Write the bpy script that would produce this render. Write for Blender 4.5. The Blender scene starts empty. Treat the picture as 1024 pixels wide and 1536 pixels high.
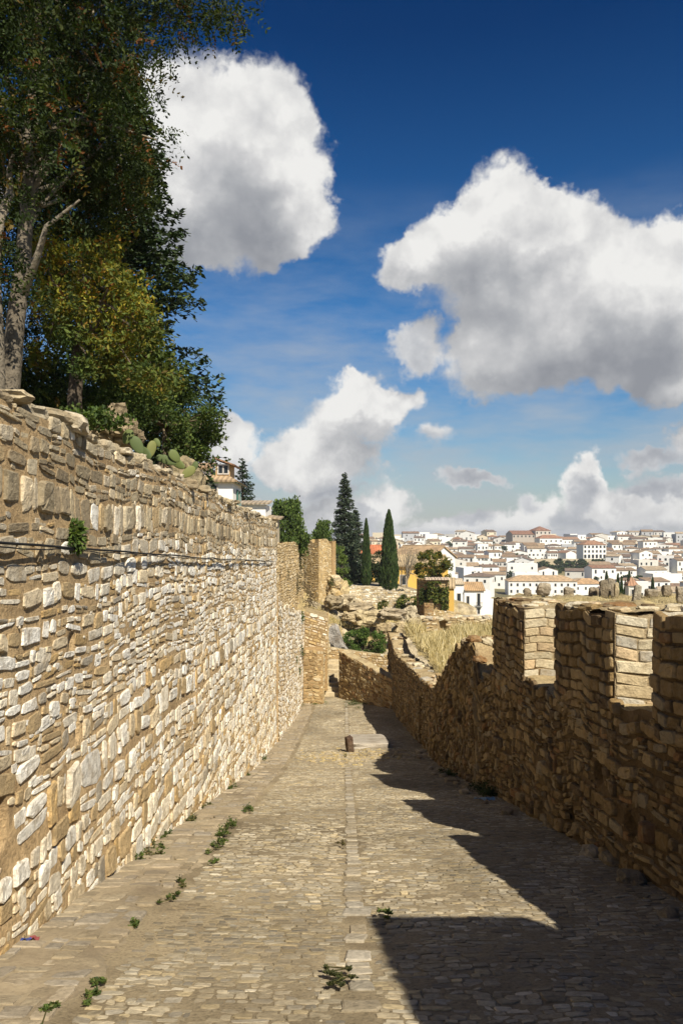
import bpy, bmesh, math, random
import numpy as np
from mathutils import Vector
C = bpy.context.scene.collection
F = 28/36*1536.0          # focal length in photo pixels
HZ = 800.0                # photo row of the horizon; the eye is the origin
rng = np.random.default_rng(7)
random.seed(7)
R = math.radians
SUN = Vector((-0.48, 0.92, -1.0)).normalized()   # direction the sunlight travels

def at(px, py, D):
    return np.array([(px-512)*D/F, D, (HZ-py)*D/F])
def xat(px, D): return (px-512)*D/F
def zat(py, D): return (HZ-py)*D/F

# ------------------------------------------------------------------ noise
def _h(i, j, k, s):
    n = (i*374761393 + j*668265263 + k*1274126177 + s*974711) & 0xffffffff
    n = ((n ^ (n >> 13)) * 1274126177) & 0xffffffff
    return ((n ^ (n >> 16)) & 0xffff)/65535.0
def vn(x, y, z=0.0, s=0):
    x, y, z = np.broadcast_arrays(np.asarray(x, float), np.asarray(y, float), np.asarray(z, float))
    i, j, k = (np.floor(a).astype(np.int64) for a in (x, y, z))
    f, g, h = x-i, y-j, z-k
    f, g, h = (t*t*(3-2*t) for t in (f, g, h))
    r = 0
    for a in (0, 1):
        for b in (0, 1):
            for c in (0, 1):
                w = (f if a else 1-f)*(g if b else 1-g)*(h if c else 1-h)
                r = r+w*_h(i+a, j+b, k+c, s)
    return r*2-1
def fbm(x, y, z=0.0, s=0, o=4):
    r, a = 0, 1.0
    for q in range(o):
        r = r+a*vn(np.asarray(x)*2**q, np.asarray(y)*2**q, np.asarray(z)*2**q, s+q*17); a *= .5
    return r

# ------------------------------------------------------------------ mesh builder
class MB:
    def __init__(s): s.V = []; s.P = []; s.K = []; s.n = 0
    def add(s, V, faces, col=(.5, .5, .5), mat=0, smooth=True):
        V = np.asarray(V, float).reshape(-1, 3)
        c = np.asarray(col, float)
        if c.ndim == 1: c = np.tile(c, (len(V), 1))
        s.V.append(V); s.K.append(c)
        if not isinstance(faces, (list, tuple)): faces = [faces]
        for f in faces:
            f = np.asarray(f, np.int64)
            if len(f): s.P.append((f+s.n, mat, smooth))
        s.n += len(V)
    def box(s, x0, y0, z0, x1, y1, z1, col=(.5, .5, .5), mat=0):
        V = [(x, y, z) for z in (z0, z1) for y in (y0, y1) for x in (x0, x1)]
        s.add(V, np.array([(0, 2, 3, 1), (4, 5, 7, 6), (0, 1, 5, 4), (2, 6, 7, 3), (0, 4, 6, 2), (1, 3, 7, 5)]), col, mat, False)
    def poly(s, V, col=(.5, .5, .5), mat=0):
        s.add(V, np.array([list(range(len(V)))]), col, mat, False)
    def build(s, name, mats, parent=None, loc=None, local=False):
        me = bpy.data.meshes.new(name)
        V = np.concatenate(s.V); K = np.concatenate(s.K)
        if parent is not None and not local:
            q = parent
            while q is not None: V = V-np.array(q.location); q = q.parent
        elif loc is not None and not local: V = V-np.asarray(loc)
        me.vertices.add(len(V)); me.vertices.foreach_set('co', V.astype(np.float32).ravel())
        idx = np.concatenate([p[0].ravel() for p in s.P]).astype(np.int32)
        tot = np.concatenate([np.full(len(p[0]), p[0].shape[1]) for p in s.P]).astype(np.int32)
        st = np.concatenate([[0], np.cumsum(tot)[:-1]]).astype(np.int32)
        me.loops.add(len(idx)); me.loops.foreach_set('vertex_index', idx)
        me.polygons.add(len(tot)); me.polygons.foreach_set('loop_start', st); me.polygons.foreach_set('loop_total', tot)
        me.polygons.foreach_set('material_index', np.concatenate([np.full(len(p[0]), p[1]) for p in s.P]).astype(np.int32))
        me.polygons.foreach_set('use_smooth', np.concatenate([np.full(len(p[0]), p[2]) for p in s.P]).astype(bool))
        a = me.color_attributes.new('Col', 'FLOAT_COLOR', 'POINT')
        a.data.foreach_set('color', np.concatenate([K, np.ones((len(K), 1))], 1).astype(np.float32).ravel())
        for m in (mats if isinstance(mats, (list, tuple)) else [mats]): me.materials.append(m)
        me.update(calc_edges=True); me.validate()
        o = bpy.data.objects.new(name, me); C.objects.link(o)
        if parent is not None: o.parent = parent
        if loc is not None and (parent is None or local): o.location = loc
        return o

LABELS = set()
def tag(o, label, cat, group=None):
    if label in LABELS: print('DUPLICATE LABEL', label)
    if len(label.split()) > 16: print('LONG LABEL', len(label.split()), label)
    LABELS.add(label)
    o['label'] = label; o['category'] = cat
    if group: o['group'] = group
    return o
def empty(name, loc, label, cat, group=None, rz=0):
    o = bpy.data.objects.new(name, None); C.objects.link(o); o.empty_display_size = .3
    o.location = loc; o.rotation_euler = (0, 0, rz)
    return tag(o, label, cat, group)
def struct(o, kind='structure'):
    o['kind'] = kind; return o

# ------------------------------------------------------------------ materials
class NT:
    def __init__(s, t): s.t = t; s.n = t.nodes; s.l = t.links
    def __call__(s, typ, ins=None, **kw):
        n = s.n.new(typ)
        for k, v in kw.items(): setattr(n, k, v)
        for k, v in (ins or {}).items():
            if isinstance(v, bpy.types.NodeSocket): s.l.new(v, n.inputs[k])
            else: n.inputs[k].default_value = v
        return n
    def math(s, op, a, b=None, c=None, clamp=False):
        i = {0: a}
        if b is not None: i[1] = b
        if c is not None: i[2] = c
        return s('ShaderNodeMath', i, operation=op, use_clamp=clamp).outputs[0]
    def mix(s, f, a, b, blend='MIX'):
        n = s('ShaderNodeMix', data_type='RGBA', blend_type=blend)
        for k, v in ((0, f), (6, a), (7, b)):
            if isinstance(v, bpy.types.NodeSocket): s.l.new(v, n.inputs[k])
            else: n.inputs[k].default_value = v if k == 0 else (*v, 1)[:4]
        return n.outputs[2]
    def ramp(s, f, stops):
        n = s('ShaderNodeValToRGB', {0: f}); e = n.color_ramp.elements
        while len(e) < len(stops): e.new(.5)
        for x, (p, c) in zip(e, stops):
            x.position = p; x.color = (*c, 1) if len(c) == 3 else c
        return n.outputs[0]
def new_mat(name):
    m = bpy.data.materials.new(name); m.use_nodes = True
    t = NT(m.node_tree); b = t.n['Principled BSDF']
    return m, t, b
def rough_mat(name, base=None, scale=14, var=.35, bump=.5, dist=.02, dark=None, darkscale=3, rough=.9, detail=8, spec=.2):
    """per-vertex colour (or one base colour) broken up by two noises, with bump"""
    m, t, b = new_mat(name)
    tc = t('ShaderNodeTexCoord').outputs['Object']
    col = t('ShaderNodeVertexColor', layer_name='Col').outputs[0] if base is None else None
    n1 = t('ShaderNodeTexNoise', {'Vector': tc, 'Scale': scale, 'Detail': detail, 'Roughness': .65}).outputs[0]
    n2 = t('ShaderNodeTexNoise', {'Vector': tc, 'Scale': darkscale, 'Detail': 5, 'Roughness': .6}).outputs[0]
    v = t.ramp(n1, [(.3, (1-var,)*3), (.5, (1, 1, 1)), (.72, (1+var*.6,)*3)])
    c = t.mix(1.0, col if col is not None else base, v, 'MULTIPLY')
    if dark is not None:
        f = t.ramp(n2, [(.48, (0, 0, 0)), (.68, (1, 1, 1))])
        c = t.mix(t.math('MULTIPLY', f, .65), c, dark)
    t.l.new(c, b.inputs['Base Color']); b.inputs['Roughness'].default_value = rough
    b.inputs['Specular IOR Level'].default_value = spec
    n3 = t('ShaderNodeTexNoise', {'Vector': tc, 'Scale': scale*2.5, 'Detail': 6, 'Roughness': .7}).outputs[0]
    hh = t.math('ADD', n1, t.math('MULTIPLY', n3, .5))
    bp = t('ShaderNodeBump', {'Height': hh, 'Strength': bump, 'Distance': dist})
    t.l.new(bp.outputs[0], b.inputs['Normal'])
    return m
def leaf_mat(name, trans=.35):
    m, t, b = new_mat(name)
    col = t('ShaderNodeVertexColor', layer_name='Col').outputs[0]
    t.l.new(col, b.inputs['Base Color']); b.inputs['Roughness'].default_value = .65
    b.inputs['Specular IOR Level'].default_value = .25
    tr = t('ShaderNodeBsdfTranslucent', {'Color': t.mix(1.0, col, (1.0, 1.05, .5), 'MULTIPLY')})
    mx = t('ShaderNodeMixShader', {0: trans, 1: b.outputs[0], 2: tr.outputs[0]})
    t.l.new(mx.outputs[0], t.n['Material Output'].inputs[0])
    return m
def tile_mat():
    m, t, b = new_mat('roof_tiles')
    tc = t('ShaderNodeTexCoord').outputs['Object']
    col = t('ShaderNodeVertexColor', layer_name='Col').outputs[0]
    n1 = t('ShaderNodeTexNoise', {'Vector': tc, 'Scale': .9, 'Detail': 6}).outputs[0]
    w = t('ShaderNodeTexWave', {'Vector': tc, 'Scale': 1.3, 'Distortion': .4}, wave_type='BANDS', bands_direction='X').outputs[1]
    c = t.mix(1.0, col, t.ramp(n1, [(.3, (.6,)*3), (.7, (1.3, 1.25, 1.2))]), 'MULTIPLY')
    c = t.mix(.5, c, t.ramp(w, [(.0, (.62,)*3), (1, (1.2,)*3)]), 'MULTIPLY')
    t.l.new(c, b.inputs['Base Color']); b.inputs['Roughness'].default_value = .9
    bp = t('ShaderNodeBump', {'Height': w, 'Strength': .6, 'Distance': .08}); t.l.new(bp.outputs[0], b.inputs['Normal'])
    return m
M = {}
M['stone'] = rough_mat('limestone', scale=19, var=.34, bump=1.0, dist=.026, dark=(.34, .26, .155), darkscale=7)
M['mortar'] = rough_mat('ochre_mortar', scale=26, var=.5, bump=1.0, dist=.03, dark=(.25, .165, .085), darkscale=2.2)
M['cobble'] = rough_mat('cobble_stone', scale=24, var=.38, bump=.6, dist=.01, dark=(.20, .155, .095), darkscale=1.1)
M['sand'] = rough_mat('sandy_joint', scale=40, var=.45, bump=.8, dist=.01, dark=(.15, .115, .07), darkscale=1.7)
M['strip'] = rough_mat('worn_paving', scale=26, var=.28, bump=.55, dist=.008, dark=(.17, .13, .085), darkscale=1.6)
M['rock'] = rough_mat('weathered_rock', scale=5, var=.5, bump=1.0, dist=.12, dark=(.16, .12, .075), darkscale=1.5)
M['earth'] = rough_mat('dry_earth', scale=9, var=.5, bump=.9, dist=.06, dark=(.20, .15, .07), darkscale=.8)
M['land'] = rough_mat('scrub_land', scale=.12, var=.5, bump=.3, dist=.5, dark=(.06, .075, .03), darkscale=.03)
M['bark'] = rough_mat('tree_bark', scale=9, var=.5, bump=1.0, dist=.03)
M['leaf'] = leaf_mat('leaf')
M['needle'] = leaf_mat('needle', .12)
M['straw'] = leaf_mat('straw', .3)
M['white'] = rough_mat('whitewash', scale=.9, var=.10, bump=.15, dist=.02, dark=None, rough=.85)
M['tile'] = tile_mat()
M['black'] = rough_mat('black_rubber', base=(.012, .012, .012), scale=8, var=.2, bump=.1, rough=.6)
M['paint'] = rough_mat('painted', scale=6, var=.12, bump=.1, dist=.005, rough=.6)
m, t, b = new_mat('dark_glass'); b.inputs['Base Color'].default_value = (.02, .025, .03, 1); b.inputs['Roughness'].default_value = .25; M['glass'] = m

# ------------------------------------------------------------------ road profile
_ky = np.array([-14, 0, 10, 20.6, 27.3, 37, 43, 46, 60.]); _kz = np.array([1.47, -1.6, -3.79, -6.05, -7.12, -8.5, -9.0, -9.05, -9.1])
_gy = np.linspace(-14, 60, 1481); _gz = np.interp(_gy, _ky, _kz)
_kr = np.hanning(81); _kr /= _kr.sum(); _gz2 = np.convolve(np.pad(_gz, 40, mode='reflect', reflect_type='odd'), _kr, 'valid')
def zr(Y): return np.interp(Y, _gy, _gz2)

# ------------------------------------------------------------------ masonry
WHITE = [(.88, .85, .77), (.82, .75, .61), (.70, .59, .41), (.48, .36, .20), (.40, .36, .29), (.54, .38, .18)]
TOPC = [(.44, .38, .27), (.36, .30, .20), (.54, .47, .35), (.29, .235, .155), (.50, .42, .28)]
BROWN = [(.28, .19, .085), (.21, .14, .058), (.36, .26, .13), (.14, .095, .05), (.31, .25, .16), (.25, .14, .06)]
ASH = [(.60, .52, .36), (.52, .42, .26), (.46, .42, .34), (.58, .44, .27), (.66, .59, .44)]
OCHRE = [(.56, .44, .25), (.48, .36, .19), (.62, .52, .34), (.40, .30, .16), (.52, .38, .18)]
def pack(L, H, cell, pick, seed):
    """fill an L x H panel with random rectangles; pick(rand, v) -> (w, h) in metres; v counts from the top"""
    r = random.Random(seed)
    nx, ny = int(L/cell), int(H/cell); occ = np.zeros((ny+1, nx+1), bool); out = []
    for j in range(ny):
        i = 0
        row = occ[j]
        while i < nx:
            if row[i]: i += 1; continue
            w, h = pick(r, H-j*cell)
            w = max(1, int(round(w/cell))); h = max(1, int(round(h/cell)))
            k = 1; mn = max(2, int(.09/cell))
            while k < w+mn and i+k < nx and not row[i+k]: k += 1
            if k < w+mn: w = k if k < mn*3 else max(mn, min(w, k-mn))
            h = min(h, ny-j)
            if w*cell < .09: h = min(h, max(2, int(.14/cell)))
            occ[j:j+h, i:i+w] = True
            out.append((i*cell, j*cell, w*cell, h*cell)); i += w
    return np.array(out)
def rowpack(L, H, spec, seed, wave=.05):
    """rough courses from the top down: spec(rand, depth) -> (height, wmin, wmax, chance of a split stone)"""
    r = random.Random(seed); out = []; d = 0; j = 0
    while d < H:
        h, w0, w1, ps = spec(r, d); u = -r.uniform(0, w1); lean = r.uniform(-.004, .004)
        while u < L:
            w = r.uniform(w0, w1)*(.55 if r.random() < .25 else 1); hh = h*r.uniform(.74, 1.10); v = d+float(_wv(u, d))*wave+lean*u*.3+r.uniform(-.014, .014)
            if w > h*1.15 and r.random() < ps:
                k = r.uniform(.38, .62); a = w*r.uniform(.35, .65)
                for (u0, ww) in ((u, a), (u+a, w-a)): out.append((u0, v, ww, hh*k))
                out.append((u+r.uniform(-.02, .02), v+hh*k, w, hh*(1-k)))
            elif w > .2 and r.random() < ps*.5:
                a = w*r.uniform(.6, .75); out.append((u, v, a, hh)); out.append((u+a, v, w-a, hh*.5)); out.append((u+a, v+hh*.5, w-a, hh*.5))
            else: out.append((u, v, w, hh))
            u += w
        d += h; j += 1
    for k in range(int(L*H*14)):                    # chinking chips pushed into the joints
        s = r.uniform(.045, .10); out.append((r.uniform(0, L), r.uniform(0, H), s*r.uniform(1, 1.8), s*.8))
    o = np.array(out); u0 = np.clip(o[:, 0], 0, L); u1 = np.clip(o[:, 0]+o[:, 2], 0, L)
    o = np.stack([u0, H-o[:, 1]-o[:, 3], u1-u0, o[:, 3]], 1)
    return o[(o[:, 2] > .05)]
def _wv(u, d): return vn(u*.5, d*.55, 0, 77)*1.5
def stones(mb, rect, fmap, pal, wts=None, gap=.014, prot=(.015, .05), n=10, seed=0, inner=True, mat=0, colfn=None, pw=(2.8, 7), tilt=.25, jt=1.0):
    g = np.random.default_rng(seed); N = len(rect)
    if N == 0: return
    cu = rect[:, 0]+rect[:, 2]/2; cv = rect[:, 1]+rect[:, 3]/2
    a = np.maximum(rect[:, 2]/2-gap*g.uniform(.5, 1.5, N), .012); b = np.maximum(rect[:, 3]/2-gap*g.uniform(.5, 1.5, N), .012)
    th = np.linspace(0, 2*np.pi, n, endpoint=False)[None, :]+g.uniform(-.2, .2, (N, n))+g.uniform(0, 1, (N, 1))
    p = 2/g.uniform(pw[0], pw[1], (N, 1))
    ru = np.sign(np.cos(th))*np.abs(np.cos(th))**p*a[:, None]; rv = np.sign(np.sin(th))*np.abs(np.sin(th))**p*b[:, None]
    jit = 1+g.uniform(-.16, .07, (N, n))*jt; ru *= jit; rv *= jit
    ro = g.normal(0, .07, (N, 1))*jt; ru, rv = ru-ro*rv, rv+ro*ru
    P = g.uniform(prot[0], prot[1], (N, 1))*np.clip(np.minimum(a, b)/.07, .5, 1.6)[:, None]
    tu = g.normal(0, tilt, (N, 1))*P/np.maximum(a, b)[:, None]; tv = g.normal(0, tilt, (N, 1))*P/np.maximum(a, b)[:, None]
    rings = [(1.03, None), (.975, .62), (.86, 1.0)]+([(.45, 1.04)] if inner else [])
    U, Vv, D = [], [], []
    for sc, d in rings:
        uu = ru*sc; vv = rv*sc
        if d is None: dd = np.full((N, n), -.04)
        else: dd = P*d*(1+g.uniform(-.2, .2, (N, n))*jt)+tu*uu+tv*vv
        U.append(uu+cu[:, None]); Vv.append(vv+cv[:, None]); D.append(dd)
    U.append(cu[:, None]); Vv.append(cv[:, None]); D.append(P*1.08)
    U = np.concatenate(U, 1); Vv = np.concatenate(Vv, 1); D = np.concatenate(D, 1)
    m = U.shape[1]
    V = fmap(U.ravel(), Vv.ravel(), D.ravel())
    base = (np.arange(N)*m)[:, None]; k = np.arange(n); k2 = (k+1) % n
    q = []
    for r_ in range(len(rings)-1):
        q.append(np.stack([r_*n+k, r_*n+k2, (r_+1)*n+k2, (r_+1)*n+k], 1))
    q = np.concatenate(q); tr = np.stack([(len(rings)-1)*n+k, (len(rings)-1)*n+k2, np.full(n, m-1)], 1)
    Q = (base[:, :, None]+q[None]).reshape(-1, 4); T = (base[:, :, None]+tr[None]).reshape(-1, 3)
    pal = np.array(pal); ci = g.choice(len(pal), N, p=wts); col = pal[ci]*g.uniform(.82, 1.15, (N, 1))
    if colfn is not None: col = colfn(cu, cv, col, g)
    mb.add(V, [Q, T], np.repeat(col, m, 0), mat, False)
def rub(h0, h1, w0, w1, ps=.25):
    return lambda r, v: (r.uniform(h0, h1), w0, w1, ps)
def face(mb, A, B, top, bot, pick, pal, wts=None, seed=0, cell=.04, thick=.6, gap=.014, prot=(.015, .05), n=10, inner=True, step=.08,
         mcol=(.40, .27, .13), holes=(), colfn=None, lean=0, capcol=None, pw=(2.8, 7), back=True, wob=.012, mats=(0, 1), jt=1.0, courses=None, wave=.05):
    """one stone-faced wall from plan point A to B; the face looks to the LEFT of A->B turned... normal = (dy,-dx)"""
    A = np.array(A, float); B = np.array(B, float); L = np.linalg.norm(B-A); d = (B-A)/L; nn = np.array([d[1], -d[0]])
    ftop = top if callable(top) else (lambda s: np.full_like(np.asarray(s, float), top))
    fbot = bot if callable(bot) else (lambda s: np.full_like(np.asarray(s, float), bot))
    def world(s, z, dd):
        s = np.asarray(s, float)
        zz = ftop(s)-z if lean else 0
        off = dd+(lean*zz if lean else 0)
        return np.stack([A[0]+d[0]*s+nn[0]*off, A[1]+d[1]*s+nn[1]*off, z], -1)
    ss = np.linspace(0, L, max(2, int(L/step)+1)); H = float(np.max(ftop(ss)-fbot(ss)))
    nv = max(2, int(H/step)+1)
    S, K = np.meshgrid(ss, np.linspace(0, 1, nv+1)); Z = fbot(S)+(ftop(S)-fbot(S))*K
    def base(s, z): return .022*vn(s*.8, z*.8, 0, seed+5)+.012*vn(s*2.3, z*2.3, 0, seed+6)
    dd = base(S, Z)+wob*.4*fbm(S*5, Z*5, 0, seed)-.004
    for hs, hz, hr, hd in holes:
        q = np.maximum(np.abs(S-hs)/hr[0], np.abs(Z-hz)/hr[1]); dd = np.where(q < 1, dd-hd, dd)
    W = world(S.ravel(), Z.ravel(), dd.ravel()); nx = len(ss)
    I = np.arange((nv+1)*nx).reshape(nv+1, nx)
    f = np.stack([I[:-1, :-1], I[:-1, 1:], I[1:, 1:], I[1:, :-1]], -1).reshape(-1, 4)
    mc = np.array(mcol)[None]*(1+.2*vn(S.ravel()*.6, Z.ravel()*.6, 0, seed+9))[:, None]
    mb.add(W, f, mc, mats[1], True)
    if back:
        nt = max(2, int(thick/.12)+1); T, S2 = np.meshgrid(np.linspace(0, 1, nt), ss, indexing='ij')
        zt = ftop(S2)+np.where((T > 0) & (T < 1), .035*fbm(S2*2.5, T*thick*2.5, 0, seed+3), 0)
        W2 = world(S2.ravel(), zt.ravel(), 0)
        W2 = W2-np.concatenate([np.outer((T*thick).ravel(), nn), np.zeros((T.size, 1))], 1)+np.where(T.ravel() == 0, 1, 0)[:, None]*np.concatenate([np.outer(np.tile(dd[-1], nt), nn), np.zeros((T.size, 1))], 1)
        J = np.arange(nt*nx).reshape(nt, nx); f2 = np.stack([J[:-1, :-1], J[:-1, 1:], J[1:, 1:], J[1:, :-1]], -1).reshape(-1, 4)
        mb.add(W2, f2, capcol or mcol, mats[1], True)
        zb = fbot(ss); bk = np.concatenate([world(ss, ftop(ss), 0), world(ss, zb, 0)]); bk[:, :2] -= nn*thick
        k = np.arange(nx-1); mb.add(bk, np.stack([k+1, k, k+nx, k+1+nx], 1), mcol, mats[1], False)
        for e, s_ in ((0, 0.0), (1, L)):
            q = np.concatenate([world(np.array([s_, s_]), np.array([float(fbot(np.array([s_]))[0]), float(ftop(np.array([s_]))[0])]), 0)]*2); q[2:, :2] -= nn*thick
            mb.add(q, np.array([(0, 1, 3, 2)] if e else [(0, 2, 3, 1)]), mcol, mats[1], False)
    if courses:
        r = random.Random(seed+1); rect = []; v = 0
        while v < H+.1:
            h = r.uniform(*courses[:2]); u = -r.uniform(0, .2)
            while u < L:
                w = r.uniform(*courses[2:]); u1 = min(u+w, L+.01); u0 = max(u, 0)
                if L-u1 < courses[2]*.6: u1 = L+.01
                if u1-u0 > .06: rect.append((u0, v, u1-u0, h))
                u = u1
            v += h
        rect = np.array(rect)
    elif len(pick(random.Random(1), 1.0)) == 4: rect = rowpack(L, H+.1, lambda r, v: pick(r, v-.1), seed+1, wave)
    else: rect = pack(L, H+.1, cell, lambda r, v: pick(r, v-.1), seed+1)
    cs = rect[:, 0]+rect[:, 2]/2; topz = ftop(cs)
    zc = topz-(H+.1)+rect[:, 1]+rect[:, 3]/2+.05
    ok = (zc+rect[:, 3]*.3 < topz+.04) & (zc > fbot(cs)-.05) & (rect[:, 2] > .05)
    for hs, hz, hr, hd in holes: ok &= ~((np.abs(cs-hs) < hr[0]+rect[:, 2]*.3) & (np.abs(zc-hz) < hr[1]+rect[:, 3]*.3))
    rect = rect[ok]
    off = .05-(H+.1)
    cf = None if colfn is None else (lambda cu, cv, col, g: colfn(cu, -(cv+off), col, g))
    def fm(s, v, q):
        z = ftop(np.clip(s, 0, L))+v+off
        return world(s, z, q+base(s, z))
    stones(mb, rect, fm, pal, wts, gap, prot, n, seed+2, inner, mats[0], cf, pw, .25*jt, jt)

_ico = {}
def ico(sub):
    if sub not in _ico:
        bm = bmesh.new(); bmesh.ops.create_icosphere(bm, subdivisions=sub, radius=1)
        _ico[sub] = (np.array([v.co[:] for v in bm.verts]), np.array([[v.index for v in f.verts] for f in bm.faces])); bm.free()
    return _ico[sub]
def rock(mb, c, size, seed, sub=3, box=.55, rough=.22, col=(.4, .32, .2), rz=0, mat=0, freq=1.6, smooth=False, tilt=0):
    V, Fc = ico(sub); V = np.sign(V)*np.abs(V)**box; V = V/np.max(np.abs(V))
    n = fbm(V[:, 0]*freq+seed*3.1, V[:, 1]*freq, V[:, 2]*freq, seed); V = V*(1+rough*n[:, None])
    V = V*np.array(size)
    if tilt: ct, st = math.cos(tilt), math.sin(tilt); V = np.stack([V[:, 0]*ct-V[:, 2]*st, V[:, 1], V[:, 0]*st+V[:, 2]*ct], 1)
    cz, sz = math.cos(rz), math.sin(rz); V = np.stack([V[:, 0]*cz-V[:, 1]*sz, V[:, 0]*sz+V[:, 1]*cz, V[:, 2]], 1)
    k = np.array(col)[None]*(1+.25*n[:, None])
    mb.add(V+np.asarray(c), Fc, k, mat, smooth)
def tube(mb, pts, rad, seg=8, col=(.3, .25, .2), mat=0, cap=True):
    pts = np.asarray(pts, float); n = len(pts); rad = np.broadcast_to(np.asarray(rad, float), n)
    T = np.gradient(pts, axis=0); T /= np.linalg.norm(T, axis=1)[:, None]+1e-9
    ref = np.where(np.abs(T[:, 2:3]) > .9, [[1., 0, 0]], [[0, 0, 1.]])
    X = np.cross(T, ref); X /= np.linalg.norm(X, axis=1)[:, None]; Y = np.cross(T, X)
    th = np.linspace(0, 2*np.pi, seg, endpoint=False)
    V = pts[:, None]+rad[:, None, None]*(np.cos(th)[None, :, None]*X[:, None]+np.sin(th)[None, :, None]*Y[:, None])
    I = np.arange(n*seg).reshape(n, seg); I2 = np.roll(I, -1, 1)
    f = np.stack([I[:-1], I2[:-1], I2[1:], I[1:]], -1).reshape(-1, 4)
    mb.add(V.reshape(-1, 3), f, col, mat, True)
    if cap: mb.add(V[-1], np.array([list(range(seg))]), col, mat, False); mb.add(V[0], np.array([list(range(seg))[::-1]]), col, mat, False)
def wobble(p0, p1, n=8, amp=.1, seed=0):
    g = np.random.default_rng(seed); t = np.linspace(0, 1, n)[:, None]
    P = np.asarray(p0)*(1-t)+np.asarray(p1)*t; w = np.cumsum(g.normal(0, 1, (n, 3)), 0); w -= w[0]+(w[-1]-w[0])*t
    return P+w*amp/math.sqrt(n)
def leaves(mb, P, size, cols, g, up=.4, asp=.5, axis=None, spread=1.0, mat=0):
    """diamond leaves, folded along the rib"""
    P = np.asarray(P); N = len(P)
    if N == 0: return
    a = g.normal(0, 1, (N, 3)); a /= np.linalg.norm(a, axis=1)[:, None]
    if axis is not None: a = np.asarray(axis)+a*spread; a /= np.linalg.norm(a, axis=1)[:, None]+1e-9
    nn = g.normal(0, 1, (N, 3))+np.array([0, 0, up*3]); s = np.cross(nn, a); s /= np.linalg.norm(s, axis=1)[:, None]+1e-9
    n2 = np.cross(a, s)
    L = (np.asarray(size)*g.uniform(.65, 1.35, N))[:, None]
    V = np.stack([P-a*L*.5, P+s*L*asp*.5-n2*L*.08, P+a*L*.5, P-s*L*asp*.5-n2*L*.08], 1)
    b = np.arange(N)[:, None]*4
    mb.add(V.reshape(-1, 3), (b+np.array([[0, 1, 2, 3]])), np.repeat(cols, 4, 0), mat, False)
def pickcol(g, pal, N, w=None, var=.25):
    pal = np.array(pal); return pal[g.choice(len(pal), N, p=w)]*g.uniform(1-var, 1+var, (N, 1))
def clumps(mb, centers, radii, per, size, pal, g, w=None, flat=.75, fringe=.15, up=.3, asp=.5, colf=None, mat=0, axis=None, spread=1.0):
    for c, r in zip(centers, radii):
        n = int(per*g.uniform(.7, 1.3)); d = g.normal(0, 1, (n, 3)); d /= np.linalg.norm(d, axis=1)[:, None]
        rr = r*g.uniform(.25, 1, n)**.5*(1+fringe*g.normal(0, 1, n)); P = np.asarray(c)+d*rr[:, None]*np.array([1, 1, flat])
        k = pickcol(g, pal, n, w)*g.uniform(.75, 1.25)
        if colf is not None: k = colf(P, k, g)
        leaves(mb, P, np.full(n, size), k, g, up, asp, axis, spread, mat)
# ------------------------------------------------------------------ ground sheets
def grid(xs, ys, zf, col=(.3, .25, .15), name='ground', mat='earth', colf=None):
    X, Y = np.meshgrid(np.asarray(xs, float), np.asarray(ys, float)); Z = zf(X, Y)
    n = X.shape[1]; I = np.arange(X.size).reshape(X.shape)
    f = np.stack([I[:-1, :-1], I[:-1, 1:], I[1:, 1:], I[1:, :-1]], -1).reshape(-1, 4)
    mb = MB(); V = np.stack([X, Y, Z], -1).reshape(-1, 3)
    mb.add(V, f, colf(V) if colf else col, 0, True)
    return struct(mb.build(name, M[mat]))
_py = [-4000, -20, 0, 43, 50, 60, 75, 90, 110, 150, 200, 250, 350, 450, 550, 650, 720, 900, 1500, 4000, 9000]
_pz = [-2, -1, -3.2, -10.2, -9.6, -8.4, -8.6, -10, -11.8, -18, -23, -26, -26.2, -22.6, -16.8, -10.3, -7.2, -7, -16, -60, -160]
def zg(X, Y):
    X = np.asarray(X, float)
    return np.interp(Y, _py, _pz)-np.clip((np.abs(X)-5)*.12, 0, 3)*np.clip(1-np.abs(np.asarray(Y)-40)/60, 0, 1)+1.2*vn(X*.02, np.asarray(Y)*.02)*np.clip((np.asarray(Y)-100)/100, 0, 1)
sp = lambda a, b, n, p=1.0: a+(b-a)*np.linspace(0, 1, n)**p
gx = np.concatenate([-sp(40, 9000, 30, 3)[::-1], sp(-38, 38, 39), sp(40, 500, 47), sp(520, 9000, 20, 3)])
gy = np.concatenate([-sp(20, 3000, 12, 3)[::-1], sp(-15, 110, 64), sp(114, 740, 90), sp(760, 9000, 24, 3)])
grid(gx, gy, zg, name='ground', mat='land', colf=lambda V: np.array([[.20, .175, .09]])*(1+.35*fbm(V[:, 0]*.03, V[:, 1]*.03))[:, None])
# raised plateau behind the left wall
grid(np.concatenate([-sp(6, 60, 14, 1.6)[::-1], sp(-5.6, -2.62, 12)]), sp(-8, 27, 50),
     lambda X, Y: .58-.029*(Y-5)+.10*fbm(X*.8, Y*.8)+np.clip((-X-4)*.04, 0, 1), name='hill', mat='earth', col=(.24, .19, .10))
grid(np.concatenate([-sp(7, 60, 12, 1.6)[::-1], sp(-6.6, -3.7, 8)]), sp(27.15, 62, 40),
     lambda X, Y: -.05-.02*(Y-27)+.10*fbm(X*.8, Y*.8)+np.clip((-X-4)*.03, 0, 1), name='hill', mat='earth', col=(.2, .19, .08))
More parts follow.
